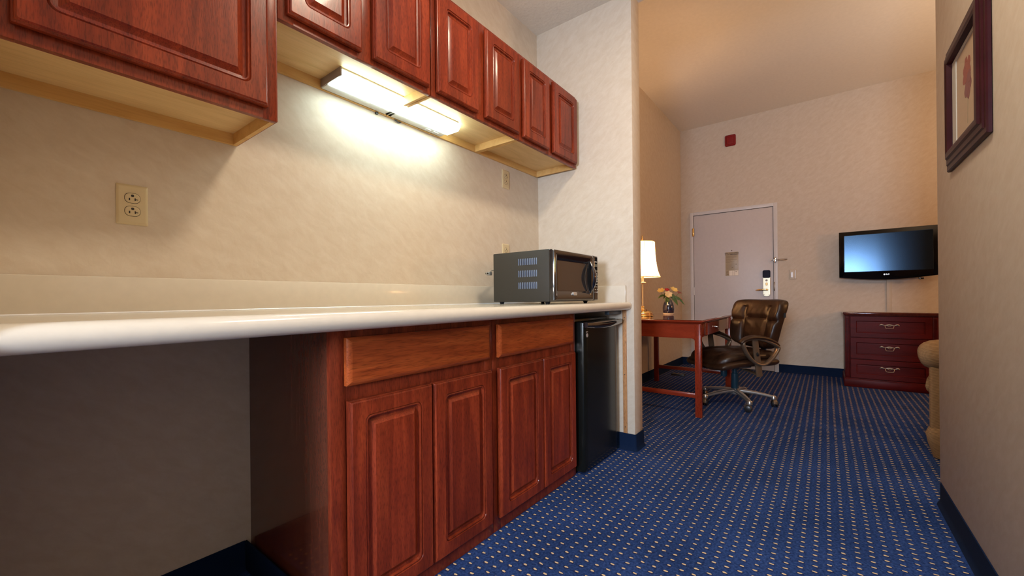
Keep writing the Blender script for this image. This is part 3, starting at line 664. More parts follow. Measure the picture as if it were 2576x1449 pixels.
# ------------------------------------------------------------------ wall outlets
def outlet(x, z, label):
    t = thing('wall_outlet', label, 'outlet', (x, W, z), 'outlets on the kitchen wall')
    bm = NB(); panel(bm, x - 0.036, x + 0.036, z - 0.060, z + 0.060, [(0, 0.003, 0), (0, 0.003, 0.0025), (0.005, 0.003, 0.0065)], fy(W)); finish('plate', bm, M['plate'], t)
    for s in (1, -1):
        zc = z + s * 0.0195
        bm = NB(); panel(bm, x - 0.0175, x + 0.0175, zc - 0.0150, zc + 0.0150, [(-0.0006, 0.0134, 0.0060), (-0.0006, 0.0134, 0.0068), (0, 0.0130, 0.0068)], fy(W)); finish('socket_ring', bm, M['hole'], t)
        bm = NB(); panel(bm, x - 0.0172, x + 0.0172, zc - 0.0145, zc + 0.0145, [(0, 0.0128, 0.0060), (0, 0.0128, 0.0078), (0.001, 0.012, 0.0084)], fy(W)); so = finish('socket', bm, M['plate'], t)
        bm = NB(); yy = W - 0.0088
        box(bm, x - 0.0085, x - 0.0055, yy, yy + 0.001, zc - 0.007, zc + 0.000)
        box(bm, x + 0.0045, x + 0.0072, yy, yy + 0.001, zc - 0.0075, zc + 0.0005); box(bm, x + 0.007, x + 0.0125, yy, yy + 0.001, zc - 0.0045, zc - 0.0025)
        panel(bm, x - 0.0035, x + 0.0035, zc + 0.0035, zc + 0.0105, [(0, 0.0028, 0.008), (0, 0.0028, 0.0088)], fy(W))
        finish('slots', bm, M['hole'], so)
    bm = NB(); lathe(bm, [(0.0022, 0), (0.0022, -0.0072), (0, -0.0076)], (x, W, z), 8, axis='y'); finish('screw', bm, M['plate'], t)
    bm = NB()
outlet(0.286, 1.252, 'ivory duplex wall outlet on its own below the tall wall cabinet')
outlet(2.107, 1.737, 'ivory duplex wall outlet just below the far wall cabinets')
outlet(2.101, 1.254, 'ivory duplex wall outlet half hidden behind the microwave')

# ------------------------------------------------------------------ microwave
MX0, MX1, MZ0, MZ1 = 1.740, 2.238, 0.9405, 1.205
t = thing('microwave', 'black countertop microwave oven in the corner of the counter', 'microwave', (1.99, 1.28, 0.927))
bm = NB(); box(bm, MX0, MX1, 1.098, 1.462, MZ0, MZ1, bev=0.004); finish('case', bm, M['black_satin'], t)
bm = NB()
M['slot'] = simple('navy_slot', (0.02, 0.03, 0.07), 0.5)
for r in range(3):
    zc = MZ1 - 0.056 - r * 0.062; bm = NB()
    for i in range(11):
        y = 1.176 + i * 0.0112; box(bm, MX0 - 0.0006, MX0 + 0.001, y - 0.0022, y + 0.0022, zc - 0.016, zc + 0.016)
    vs = finish('vent_row', bm, M['slot'], t); bm = NB()
    for i in range(11):
        y = 1.172 + i * 0.0112
        tube(bm, smooth_path([(MX0 - 0.0005, y + 0.001, zc - 0.017), (MX0 - 0.002, y - 0.001, zc), (MX0 - 0.0005, y + 0.001, zc + 0.017)], 3), 0.0017, 5)
    finish('louvres', bm, M['vent'], vs)
DXR = 2.180
bm = NB(); panel(bm, MX0 + 0.001, DXR, MZ0 + 0.001, MZ1 - 0.001, [(0, 0.004, 0), (0, 0.006, 0.018), (0.004, 0.008, 0.026), (0.012, 0.010, 0.029), (0.022, 0.012, 0.028), (0.050, 0.006, 0.013), (0.053, 0.004, 0.0115)], fy(1.097)); dd = finish('door', bm, M['black_gloss'], t, smooth=35)
bm = NB(); panel(bm, MX0 + 0.055, DXR - 0.055, MZ0 + 0.055, MZ1 - 0.055, [(0, 0.003, 0.0), (0, 0.003, 0.0126), (0.002, 0.002, 0.0128)], fy(1.097)); finish('window', bm, M['mwwin'], dd)
bm = NB()
HX = DXR - 0.032
P = []; wv = []; hv = []
for i in range(15):
    s = i / 14; b = math.sin(math.pi * s); P.append((HX, 1.075 - 0.028 * b, MZ0 + 0.042 + 0.182 * s)); wv.append(0.008 + 0.030 * b); hv.append(0.006 + 0.010 * b)
sweep(bm, P, wv, hv, up=(0, -1, 0), n=14, pw=2.2); finish('door_handle', bm, simple('blue_black_handle', (0.004, 0.008, 0.018), 0.10, coat=1.0), dd)
bm = NB(); panel(bm, 1.957 - 0.020, 1.957 + 0.020, MZ0 + 0.031, MZ0 + 0.049, [(0, 0.0088, 0.016), (0, 0.0088, 0.0275), (0.002, 0.007, 0.0285), (0.0035, 0.005, 0.0275), (0.005, 0.003, 0.0278)], fy(1.097)); finish('badge', bm, M['silver'], dd)
bm = NB(); panel(bm, DXR + 0.002, MX1 - 0.001, MZ0 + 0.001, MZ1 - 0.001, [(0, 0.003, 0), (0, 0.004, 0.018), (0.003, 0.005, 0.025), (0.007, 0.005, 0.027)], fy(1.097)); cp = finish('control_panel', bm, M['black_gloss'], t)
bm = NB(); box(bm, DXR + 0.014, MX1 - 0.012, 1.0688, 1.0702, MZ1 - 0.066, MZ1 - 0.050); finish('display', bm, simple('grey_green_display', (0.16, 0.17, 0.14), 0.2), cp)
bm = NB(); box(bm, DXR + 0.014, DXR + 0.040, 1.0688, 1.0702, MZ1 - 0.040, MZ1 - 0.035)
for r in range(9):
    z = MZ1 - 0.090 - r * 0.0155
    for c in range(4):
        if (r + c) % 5 == 4: continue
        x = DXR + 0.011 + c * 0.0105; box(bm, x, x + 0.006, 1.0688, 1.0702, z - 0.0025, z + 0.0015 + 0.001 * (c == 3))
finish('key_legends', bm, M['label'], cp)['kind'] = 'stuff'
for x, y in ((MX0 + 0.035, 1.13), (MX1 - 0.05, 1.13), (MX0 + 0.035, 1.43), (MX1 - 0.05, 1.43)):
    bm = NB(); lathe(bm, [(0.010, 0.9272), (0.011, 0.933), (0.016, 0.9408)], (x, y, 0), 12); finish('foot', bm, M['black'], t)
t = thing('power_plug', 'grey power plug sticking out behind the microwave', 'plug', (1.80, W - 0.02, 1.12))
bm = NB(); box(bm, 1.775, 1.80, 1.52, 1.545, 1.092, 1.112, bev=0.004)
tube(bm, smooth_path([(1.79, 1.53, 1.10), (1.81, 1.54, 1.118), (1.86, 1.55, 1.13), (1.95, 1.58, 1.16), (2.09, 1.63, 1.232)], 5), 0.004, 6); finish('body', bm, simple('grey_plug', (0.30, 0.28, 0.24), 0.35), t)
bm = NB()
for y in (1.526, 1.539): box(bm, 1.760, 1.777, y - 0.001, y + 0.001, 1.097, 1.106)
finish('prong', bm, M['chrome'], t)

# ------------------------------------------------------------------ framed print
t = thing('framed_print', 'dark wood framed print of a single red flower on the right wall', 'picture', (2.15, YR, 1.46))
FXA, FXB, FZA, FZB = 1.890, 2.415, 1.455, 1.940
fr = lambda a, b, h: V((a, YR + h, b))
bm = NB()
loops = []
for ins, h in ((0, 0.002), (0, 0.010), (0.004, 0.014), (0.020, 0.015), (0.024, 0.019), (0.040, 0.020), (0.046, 0.026), (0.062, 0.028), (0.070, 0.024), (0.076, 0.012), (0.076, 0.004)):
    loops.append([fr(a, b, h) for a, b in rrect(FXA + ins, FXB - ins, FZA + ins, FZB - ins, 0.0005, 1)])
loft(bm, loops, cap0=True, cap1=False); finish('frame', bm, M['picframe'], t, smooth=25)
bm = NB()
ax0, ax1, az0, az1 = FXA + 0.105, 2.285, 1.530, 1.850
for a in ((FXA + 0.07, ax0, FZA + 0.07, FZB - 0.07), (ax1, FXB - 0.07, FZA + 0.07, FZB - 0.07), (ax0, ax1, FZA + 0.07, az0), (ax0, ax1, az1, FZB - 0.07)):
    box(bm, a[0], a[1], YR + 0.006, YR + 0.009, a[2], a[3])
finish('mat_board', bm, M['mat'], t)
bm = NB(); box(bm, ax0 - 0.01, ax1 + 0.01, YR + 0.003, YR + 0.0058, az0 - 0.01, az1 + 0.01); art = finish('paper', bm, M['art'], t)
def petal(bm, cx, cz, ang, l, w, y, wav=0.12, seed=0):
    rnd = random.Random(seed); pts = []
    for i in range(20):
        s = i / 20 * 2 * math.pi
        r = 0.5 * (1 - math.cos(s)); px = l * r * (1 + wav * 0.3 * rnd.uniform(-1, 1)); pz = w * 0.5 * math.sin(s) * (0.55 + 0.6 * r) * (1 + wav * rnd.uniform(-1, 1))
        pts.append(V((cx + px * math.cos(ang) - pz * math.sin(ang), y, cz + px * math.sin(ang) + pz * math.cos(ang))))
    loft(bm, [pts, [p + V((0, 0.0003, 0)) for p in pts]])
fcx, fcz = 2.145, 1.722
bm = NB()
for k, (a, l, w) in enumerate([(80, .085, .045), (115, .08, .05), (55, .07, .04), (150, .055, .045), (20, .05, .04)]): petal(bm, fcx, fcz, R(a), l, w, YR + 0.0058 + k * 0.0002, seed=k)
finish('petals', bm, M['petal_art'], art)
bm = NB()
for k, (a, l, w) in enumerate([(215, .065, .05), (250, .075, .055), (285, .06, .045), (180, .05, .05)]): petal(bm, fcx, fcz, R(a), l, w, YR + 0.0060 + k * 0.0002, seed=20 + k)
finish('petals', bm, M['petal_art2'], art)
bm = NB(); sweep(bm, smooth_path([(fcx, YR + 0.0059, fcz), (fcx - 0.010, YR + 0.0059, fcz - 0.07), (fcx - 0.004, YR + 0.0059, az0 + 0.035)], 6), 0.0008, 0.003, up=(1, 0, 0), n=6)
finish('stem', bm, M['stem_art'], art)
bm = NB(); box(bm, FXA + 0.072, FXB - 0.072, YR + 0.0105, YR + 0.012, FZA + 0.072, FZB - 0.072); finish('glass_pane', bm, M['glass'], t)

# ------------------------------------------------------------------ desk
t = thing('writing_desk', 'red cherry writing desk with rope-carved legs along the left wall', 'desk', (4.1, 1.18, 0))
KX0, KX1, KY0, KY1, KT = 3.440, 4.760, 0.765, 1.585, 0.772
bm = NB(); panel(bm, KX0, KX1, KY0, KY1, [(0.020, 0.002, 0.742), (0.014, 0.002, 0.745), (0.010, 0.002, 0.750), (0.002, 0.004, 0.755), (0.000, 0.005, 0.760), (0.002, 0.004, 0.765), (0.005, 0.003, 0.767), (0.014, 0.003, 0.7675)], lambda a, b, h: V((a, b, h))); finish('top_moulding', bm, M['desk'], t)
bm = NB(); panel(bm, KX0 + 0.008, KX1 - 0.008, KY0 + 0.008, KY1 - 0.008, [(0.002, 0.003, 0.766), (0.0, 0.004, 0.7695), (0.002, 0.003, KT)], lambda a, b, h: V((a, b, h))); finish('top', bm, M['desk_top'], t)
AX0, AX1, AY0, AY1 = KX0 + 0.022, KX1 - 0.022, KY0 + 0.020, KY1 - 0.020
LG = 0.046
def leg(x0, y0, sx, sy):
    bm = NB(); box(bm, x0, x0 + LG, y0, y0 + LG, 0, 0.742, bev=0.002); o = finish('leg', bm, M['desk_z'], t)
    # rope carving on the outer corner
    bm = NB(); cx = x0 + (LG if sx > 0 else 0); cy = y0 + (LG if sy > 0 else 0)
    for k in range(2):
        P = [(cx + 0.0026 * math.cos(z * 260 + k * math.pi), cy + 0.0026 * math.sin(z * 260 + k * math.pi), z) for z in [0.004 + i * 0.006 for i in range(123)]]
        tube(bm, P, 0.0026, 5)
    finish('rope_carving', bm, M['desk_z'], o); return o
leg(AX0, AY0, -1, -1); leg(AX1 - LG, AY0, 1, -1); leg(AX0, AY1 - LG, -1, 1); leg(AX1 - LG, AY1 - LG, 1, 1)
def apron(name, fixed, a0, a1, along):
    poly = [(a0, 0.742), (a1, 0.742), (a1, 0.600)] + [(a1 - 0.022 + 0.022 * math.cos(R(u)), 0.602 + 0.022 * math.sin(R(u))) for u in range(0, 91, 15)] + [(a0 + 0.022 - 0.022 * math.sin(R(u)), 0.602 + 0.022 * math.cos(R(u))) for u in range(0, 91, 15)] + [(a0, 0.600)]
    bm = NB(); c0, c1 = fixed
    if along == 'y': extr(bm, poly, lambda a, z: V((c0, a, z)), lambda a, z: V((c1, a, z)))
    else: extr(bm, poly, lambda a, z: V((a, c0, z)), lambda a, z: V((a, c1, z)))
    return finish(name, bm, M['desk'] if along == 'y' else M['desk_top'], t, smooth=30)
apron('end_apron', (AX0 + 0.003, AX0 + 0.022), AY0 + LG - 0.001, AY1 - LG + 0.001, 'y'); apron('end_apron', (AX1 - 0.022, AX1 - 0.003), AY0 + LG - 0.001, AY1 - LG + 0.001, 'y')
M['deskx'] = wood('red_cherry_side_wood', 'x', (0.17, 0.022, 0.010), (0.23, 0.032, 0.013), (0.28, 0.042, 0.016), strips=False, rough=0.14, fine=0.6, coat=0.8)
for a_, b_ in ((AX0 + LG, 3.70), (4.56, AX1 - LG)):
    bm = NB(); box(bm, a_, b_, AY0 + 0.003, AY0 + 0.021, 0.632, 0.742, bev=0.001); finish('side_apron', bm, M['deskx'], t)
bm = NB(); box(bm, AX0 + LG, AX1 - LG, AY1 - 0.021, AY1 - 0.003, 0.62, 0.742, bev=0.001); finish('back_apron', bm, M['deskx'], t)
bm = NB(); panel(bm, 3.704, 4.556, 0.636, 0.738, [(0, 0.001, 0), (0, 0.001, 0.018), (0.002, 0.001, 0.02)], fy(AY0 + 0.021)); dr = finish('drawer', bm, M['deskx'], t)
yy = AY0 - 0.002
for x in (4.01,):
    bm = NB(); lathe(bm, [(0.012, 0.003), (0.012, -0.002), (0.006, -0.004), (0.005, -0.012), (0.009, -0.016), (0.009, -0.02), (0, -0.023)], (x, yy, 0.69), 12, axis='y')
    tube(bm, smooth_path([(x - 0.014, yy - 0.016, 0.688), (x, yy - 0.020, 0.668), (x + 0.014, yy - 0.016, 0.688)], 4), 0.0025, 6)
    finish('drawer_pull', bm, M['chrome'], dr)
for x in (AX0 + 0.010, AX1 - 0.036):
    bm = NB(); box(bm, x, x + 0.026, AY0 + LG - 0.001, AY1 - LG + 0.001, 0.150, 0.186, bev=0.002); finish('stretcher', bm, M['desk'], t)

# small black box on the floor below the desk
t = thing('floor_power_box', 'small black power box with a brass edge on the carpet under the desk', 'power box', (5.18, 1.43, 0))
bm = NB(); box(bm, 5.15, 5.22, 1.36, 1.51, 0.0, 0.022, bev=0.003); finish('body', bm, M['black'], t)
bm = NB(); box(bm, 5.145, 5.15, 1.36, 1.51, 0.001, 0.006); box(bm, 5.15, 5.22, 1.355, 1.36, 0.001, 0.006); finish('edge_strip', bm, M['brass'], t)

# ------------------------------------------------------------------ table lamp
lx, ly = 3.95, 1.418
t = thing('table_lamp', 'lit brass table lamp with a cream bell shade on the desk', 'lamp', (lx, ly, KT))
bm = NB(); lathe(bm, [(0.0, KT), (0.104, KT + 0.001), (0.104, KT + 0.006), (0.098, KT + 0.012), (0.099, KT + 0.020), (0.094, KT + 0.026), (0.095, KT + 0.033), (0.086, KT + 0.040), (0.084, KT + 0.047), (0.070, KT + 0.053), (0.045, KT + 0.058), (0.020, KT + 0.064), (0.014, KT + 0.075), (0.012, KT + 0.10)], (lx, ly, 0), 32); finish('base', bm, M['brass'], t)
bm = NB(); lathe(bm, [(0.005, KT + 0.045), (0.005, KT + 0.060), (0.007, KT + 0.062), (0.006, KT + 0.070), (0, KT + 0.072)], (lx - 0.035, ly - 0.046, 0), 10); finish('switch', bm, M['bronze'], t)
bm = NB(); lathe(bm, [(0.008, KT + 0.09), (0.0065, 0.95), (0.0065, 1.085), (0.012, 1.09), (0.036, 1.096), (0.036, 1.101), (0.012, 1.105), (0.011, 1.15), (0.013, 1.16), (0.013, 1.22), (0.004, 1.225), (0.003, 1.50), (0.003, 1.505)], (lx, ly, 0), 16); finish('stem', bm, M['brass2'], t)
bm = NB(); bmesh.ops.create_uvsphere(bm, u_segments=16, v_segments=10, radius=0.02); bmesh.ops.translate(bm, verts=bm.verts, vec=(lx, ly, 1.285)); finish('bulb', bm, M['bulb'], t)
def oct_loop(r, z, k=8, off=R(80)):
    base = math.atan2(-0.794, 0.608)   # the direction that reads as sideways
    return [V((lx + r * math.cos(base + off - R(90) + 2 * math.pi * i / k), ly + r * math.sin(base + off - R(90) + 2 * math.pi * i / k), z)) for i in range(k)]
sp = [(0.117, 1.495), (0.118, 1.45), (0.119, 1.40), (0.122, 1.35), (0.127, 1.30), (0.135, 1.25), (0.147, 1.20), (0.158, 1.17), (0.168, 1.152)]
bm = NB(); loft(bm, [oct_loop(r, z) for r, z in sp], False, False); so = finish('lamp_shade', bm, M['shade'], t, smooth=30)
bm = NB()
for i in range(8): tube(bm, [oct_loop(r + 0.001, z)[i] for r, z in sp], 0.0016, 5)
tube(bm, oct_loop(0.169, 1.152), 0.0022, 6, closed=True); tube(bm, oct_loop(0.118, 1.495), 0.0022, 6, closed=True)
finish('piping', bm, M['piping'], so)
bm = NB(); tube(bm, [oct_loop(0.116, 1.492)[1], V((lx, ly, 1.500)), oct_loop(0.116, 1.492)[5]], 0.0015, 5)
lathe(bm, [(0.006, 1.500), (0.008, 1.506), (0.004, 1.512), (0.0075, 1.522), (0.008, 1.532), (0.0055, 1.541), (0.007, 1.549), (0.005, 1.556), (0.001, 1.562)], (lx, ly, 0), 12); finish('finial', bm, M['brass'], t)

# ------------------------------------------------------------------ vase and flowers
vx, vy = 4.52, 1.345
t = thing('vase', 'small navy blue glazed vase holding cut flowers on the desk', 'vase', (vx, vy, KT))
bm = NB(); lathe(bm, [(0.050, KT + 0.0005), (0.058, KT + 0.002), (0.058, KT + 0.009), (0.050, KT + 0.011)], (vx, vy, 0), 28); finish('foot_ring', bm, M['clay'], t)
z0 = KT + 0.009
bm = NB(); lathe(bm, [(0.044, z0), (0.053, z0 + 0.006), (0.058, z0 + 0.03), (0.0595, z0 + 0.055), (0.056, z0 + 0.085), (0.048, z0 + 0.11), (0.038, z0 + 0.130), (0.030, z0 + 0.142), (0.029, z0 + 0.148), (0.026, z0 + 0.148), (0.026, z0 + 0.12), (0.02, z0 + 0.10)], (vx, vy, 0), 32); finish('body', bm, M['navy_glaze'], t, smooth=60)
rx, ry = V((0.608, -0.794, 0)), V((-0.794, -0.608, 0))    # sideways / toward the room
def place(s, dep, z): return V((vx, vy, z0 + 0.14)) + rx * s + ry * dep + V((0, 0, z))
def flower(s, dep, z, mt, label, size, tilt, leaves, npet=6):
    c = place(s, dep, z); t = thing('cut_flower', label, 'flower', (vx, vy, z0 + 0.09), 'cut flowers in the navy vase')
    ax = (c - V((vx, vy, z0 + 0.06))).normalized() * 0.6 + ry * tilt; ax.normalize()
    e1 = ax.cross(V((0, 0, 1))).normalized(); e2 = ax.cross(e1)
    bm = NB()
    for k in range(npet):
        a = 2 * math.pi * k / npet + 0.3; dr_ = e1 * math.cos(a) + e2 * math.sin(a); sd = ax.cross(dr_)
        wv = size * (0.95 if k % 2 else 0.78)
        rows = []
        for i in range(6):
            q = i / 5; wd = wv * math.sin(math.pi * min(0.12 + q * 0.80, 1)) ; p = c + dr_ * size * q + ax * (size * (0.85 * q - 0.30 * q * q) - size * 0.25)
            rows.append([p - sd * wd / 2 + ax * size * 0.06, p - ax * 0.0, p + sd * wd / 2 + ax * size * 0.06, p + ax * 0.0012])
        loft(bm, rows)
    finish('petals', bm, mt, t, smooth=70)
    bm = NB(); tube(bm, smooth_path([(vx + rx.x * s * 0.15, vy + rx.y * s * 0.15, z0 + 0.09), place(s * 0.35, dep * 0.3, 0.01), place(s * 0.8, dep * 0.8, z * 0.6), c - ax * size * 0.2], 5), 0.0018, 6); finish('stem', bm, M['leaf'], t)
    for (l_s, l_d, l_z, e_s, e_z, wd) in leaves:
        a, b2 = place(l_s, l_d, l_z), place(e_s, l_d + 0.02, e_z); dd_ = b2 - a; sd = dd_.cross(ry).normalized()
        rows = []
        for i in range(7):
            q = i / 6; w_ = wd * math.sin(math.pi * (0.06 + 0.9 * q)); p = a + dd_ * q + V((0, 0, 0.012 * math.sin(math.pi * q)))
            rows.append([p - sd * w_ / 2, p + ry * 0.002, p + sd * w_ / 2, p - ry * 0.001])
        bm = NB(); loft(bm, rows); finish('leaf', bm, M['leaf'], t, smooth=70)
flower(-0.082, 0.01, 0.100, M['yellow'], 'yellow cut flower at the left edge of the bouquet', 0.040, 0.35, [(-0.04, 0.01, 0.055, -0.125, 0.020, 0.022), (-0.02, 0.02, 0.03, -0.035, -0.045, 0.018), (-0.03, 0.01, 0.05, -0.065, 0.012, 0.02)])
flower(0.055, 0.01, 0.108, M['yellow'], 'yellow cut flower at the top right of the bouquet', 0.044, 0.45, [(0.02, 0.02, 0.05, 0.05, 0.02, 0.045), (0.03, 0.0, 0.07, 0.025, 0.02, 0.04)])
flower(-0.015, 0.035, 0.060, M['cream'], 'open cream cut flower low in the middle of the bouquet', 0.042, 0.9, [(-0.01, 0.03, 0.03, -0.02, -0.02, 0.03), (0.02, 0.03, 0.04, 0.075, -0.05, 0.03), (-0.02, 0.03, 0.04, -0.055, -0.02, 0.016)])
flower(-0.012, -0.01, 0.108, M['crimson'], 'deep crimson cut flower at the top of the bouquet', 0.030, 0.4, [(0.0, 0.0, 0.07, -0.06, 0.055, 0.02)], npet=8)
flower(0.112, 0.0, 0.082, M['pink'], 'pink cut flower at the right side of the bouquet', 0.036, 0.1, [(0.08, 0.0, 0.045, 0.165, -0.055, 0.020), (0.05, 0.01, 0.04, 0.10, 0.0, 0.03)])
flower(0.140, -0.01, 0.012, M['pink'], 'small drooping pink flower lowest on the right of the bouquet', 0.018, 0.1, [(0.06, 0.02, 0.03, 0.085, -0.06, 0.018)])

# ------------------------------------------------------------------ office chair (own frame: faces +x)
t = thing('office_chair', 'dark brown leather swivel office chair with looped arms beside the desk', 'chair', (4.13, 0.655, 0), local=True, rotz=R(137))
bm = NB(); lathe(bm, [(0.0, 0.085), (0.042, 0.086), (0.045, 0.10), (0.042, 0.125), (0.032, 0.135), (0.0, 0.137)], (0, 0, 0), 20); hub = finish('hub', bm, M['alloy'], t)
for k in range(5):
    a = R(73 + 72 * k); c, s = math.cos(a), math.sin(a)
    P = []; ww = []; hh = []
    for i in range(9):
        q = i / 8; r = 0.03 + 0.265 * q; P.append((r * c, r * s, 0.116 - 0.034 * q ** 1.7)); ww.append(0.058 - 0.020 * q); hh.append(0.034 - 0.012 * q)
    bm = NB(); sweep(bm, P, ww, hh, n=12, pw=3); 
    lathe(bm, [(0, 0.062), (0.022, 0.063), (0.023, 0.085), (0.018, 0.093), (0, 0.095)], (0.295 * c, 0.295 * s, 0), 14)
    lg = finish('base_leg', bm, M['alloy'], t)
    cx, cy = 0.298 * c, 0.298 * s; ph = a + R(60 + 40 * k); ux, uy = math.cos(ph), math.sin(ph)
    bm = NB()
    for sgn in (-1, 1):
        tt = NB(); lathe(tt, [(0.0, -0.009), (0.020, -0.009), (0.0265, -0.006), (0.0275, 0.0), (0.0265, 0.006), (0.020, 0.009), (0.0, 0.009)], (0, 0, 0), 18, axis='y')
        merge(bm, tt, Matrix.Translation((cx - 0.012 * ux, cy - 0.012 * uy, 0.028)) @ Matrix.Rotation(ph, 4, 'Z') @ Matrix.Translation((0, sgn * 0.0155, 0)))
    cs = finish('caster', bm, M['black'], t)
    tt = NB(); P = [(0.026 * math.cos(R(u)), 0, 0.028 + 0.034 * math.sin(R(u))) for u in range(-20, 181, 20)]
    sweep(tt, P, 0.030, 0.008, up=(0, 0, 1), n=10, pw=3)
    lathe(tt, [(0.008, 0.055), (0.008, 0.07)], (0.012, 0, 0), 8)
    bmesh.ops.transform(tt, matrix=Matrix.Translation((cx - 0.012 * ux, cy - 0.012 * uy, 0)) @ Matrix.Rotation(ph, 4, 'Z'), verts=tt.verts)
    finish('caster_hood', tt, M['bronze'], cs)
bm = NB(); lathe(bm, [(0.030, 0.12), (0.031, 0.125), (0.028, 0.27), (0.026, 0.272), (0.020, 0.275), (0.020, 0.345)], (0, 0, 0), 18); finish('gas_column', bm, M['teal'], t)
bm = NB(); box(bm, -0.11, 0.10, -0.075, 0.075, 0.325, 0.352, bev=0.008); lathe(bm, [(0, 0.235), (0.024, 0.237), (0.027, 0.25), (0.027, 0.325), (0.02, 0.34)], (0.075, -0.045, 0), 16)
finish('tilt_mechanism', bm, M['teal'], t)
bm = NB(); tube(bm, [(0.02, -0.05, 0.338), (0.02, -0.20, 0.332), (0.02, -0.24, 0.325)], 0.005, 8); sweep(bm, [(0.02, -0.225, 0.327), (0.02, -0.29, 0.318)], 0.03, 0.012, n=10, pw=3); finish('height_lever', bm, M['black'], t)
def pad(bm, W_, H_, T_, fn, puff, nu=34, nv=34, k=0.10, p=6, back=0.5):
    """closed cushion; fn(x, y, h) maps to space; puff(x,y) adds to the front"""
    F, K = [], []
    for j in range(nv + 1):
        rf, rk = [], []
        for i in range(nu + 1):
            u = math.sin((i / nu - 0.5) * math.pi); v = math.sin((j / nv - 0.5) * math.pi)
            x = u * (1 - k * v ** 4 * u * u); y = v * (1 - k * u ** 4 * v * v)
            e = max(0.0, (1 - abs(u) ** p) * (1 - abs(v) ** p)) ** 0.45
            X, Y = x * W_ / 2, y * H_ / 2
            rf.append(bm.verts.new(fn(X, Y, T_ * e * 0.6 + puff(X, Y) * min(1, e * 1.3))))
            if 0 < i < nu and 0 < j < nv: rk.append(bm.verts.new(fn(X, Y, -T_ * e * back)))
            else: rk.append(rf[-1])
        F.append(rf); K.append(rk)
    for j in range(nv):
        for i in range(nu):
            bm.faces.new((F[j][i], F[j][i + 1], F[j + 1][i + 1], F[j + 1][i]))
            q = (K[j][i], K[j + 1][i], K[j + 1][i + 1], K[j][i + 1])
            try: bm.faces.new(q)
            except ValueError: pass
    return bm
# seat: lower shell cushion and upper pad
bm = NB(); pad(bm, 0.60, 0.57, 0.10, lambda x, y, h: V((x + 0.042, y, 0.402 + h * (0.8 if h < 0 else 0.55) - 0.035 * max(0, x / 0.26) ** 2)), lambda x, y: 0, k=0.11, p=8); finish('seat', bm, M['leather'], t, smooth=60)
def seat_puff(x, y):
    d = min(abs(abs(y) - 0.13), abs(x + 0.02) if abs(y) < 0.13 else 9)
    return 0.012 * (1 - math.exp(-(d / 0.018) ** 1.2)) - 0.012 * math.exp(-((x) ** 2 + y * y) / 0.02)
bm = NB(); pad(bm, 0.58, 0.53, 0.055, lambda x, y, h: V((x + 0.035, y, 0.448 + h - 0.045 * max(0, x / 0.25) ** 2.5)), seat_puff, k=0.16, p=8); finish('seat_pad', bm, M['leather'], t, smooth=60)
bm = NB(); P = []
for i in range(40):
    a = 2 * math.pi * i / 40; cc, ss = math.cos(a), math.sin(a); cc = math.copysign(abs(cc) ** 0.5, cc); ss = math.copysign(abs(ss) ** 0.5, ss)
    x, y = 0.293 * cc, 0.277 * ss; P.append((x + 0.042, y, 0.405 - 0.03 * max(0, x / 0.25) ** 2))
tube(bm, P, 0.005, 6, closed=True); finish('seat_piping', bm, M['leather'], t)
# backrest
TL = R(13)
BU = V((-math.sin(TL), 0, math.cos(TL))); BF = V((math.cos(TL), 0, math.sin(TL))); BO = V((-0.295, 0, 0.705))
def back_fn(x, y, h):
    tp = 1.0 + 0.10 * (y / 0.22)           # wider at the top
    f = h + 0.055 * (x / 0.26) ** 2 + 0.015 * math.cos(y / 0.22 * 1.4)
    return BO + V((0, 1, 0)) * (x * tp) + BU * y + BF * f
def back_puff(x, y):
    ax_ = abs(x)
    dv = abs(ax_ - 0.135) if y < 0.15 else 9
    dh = abs(y - 0.045) if ax_ < 0.135 else abs(y - 0.015)
    d_ = min(dv, dh)
    w = 0.0022 * math.sin(x * 95 + 2.5 * math.sin(y * 30)) * math.exp(-((y - 0.085) / 0.045) ** 2)
    w += 0.0015 * math.sin(x * 60 + y * 70) * math.exp(-((y + 0.02) / 0.05) ** 2)
    return 0.026 * (1 - math.exp(-(d_ / 0.020) ** 1.1)) + w
bm = NB(); pad(bm, 0.56, 0.445, 0.085, back_fn, back_puff, nu=60, nv=50, k=0.11, p=10, back=0.45); finish('backrest', bm, M['leather'], t, smooth=60)
bm = NB(); P = []
for i in range(48):
    a = 2 * math.pi * i / 48; cc, ss = math.cos(a), math.sin(a); cc = math.copysign(abs(cc) ** 0.42, cc); ss = math.copysign(abs(ss) ** 0.42, ss)
    P.append(back_fn(0.272 * cc, 0.214 * ss, 0.026))
tube(bm, P, 0.0035, 6, closed=True); finish('back_piping', bm, M['leather'], t)
bm = NB(); sweep(bm, [(-0.10, 0, 0.345), (-0.22, 0, 0.35), (-0.285, 0, 0.42), (-0.31, 0, 0.56)], [0.06, 0.07, 0.07, 0.06], [0.012] * 4, n=8, pw=4); finish('back_bracket', bm, M['black'], t)
bm = NB(); tt = back_fn(0.276, 0.075, 0.0); box(bm, tt.x - 0.002, tt.x + 0.002, tt.y - 0.006, tt.y + 0.024, tt.z - 0.020, tt.z + 0.020); finish('woven_tag', bm, M['tag'], t)
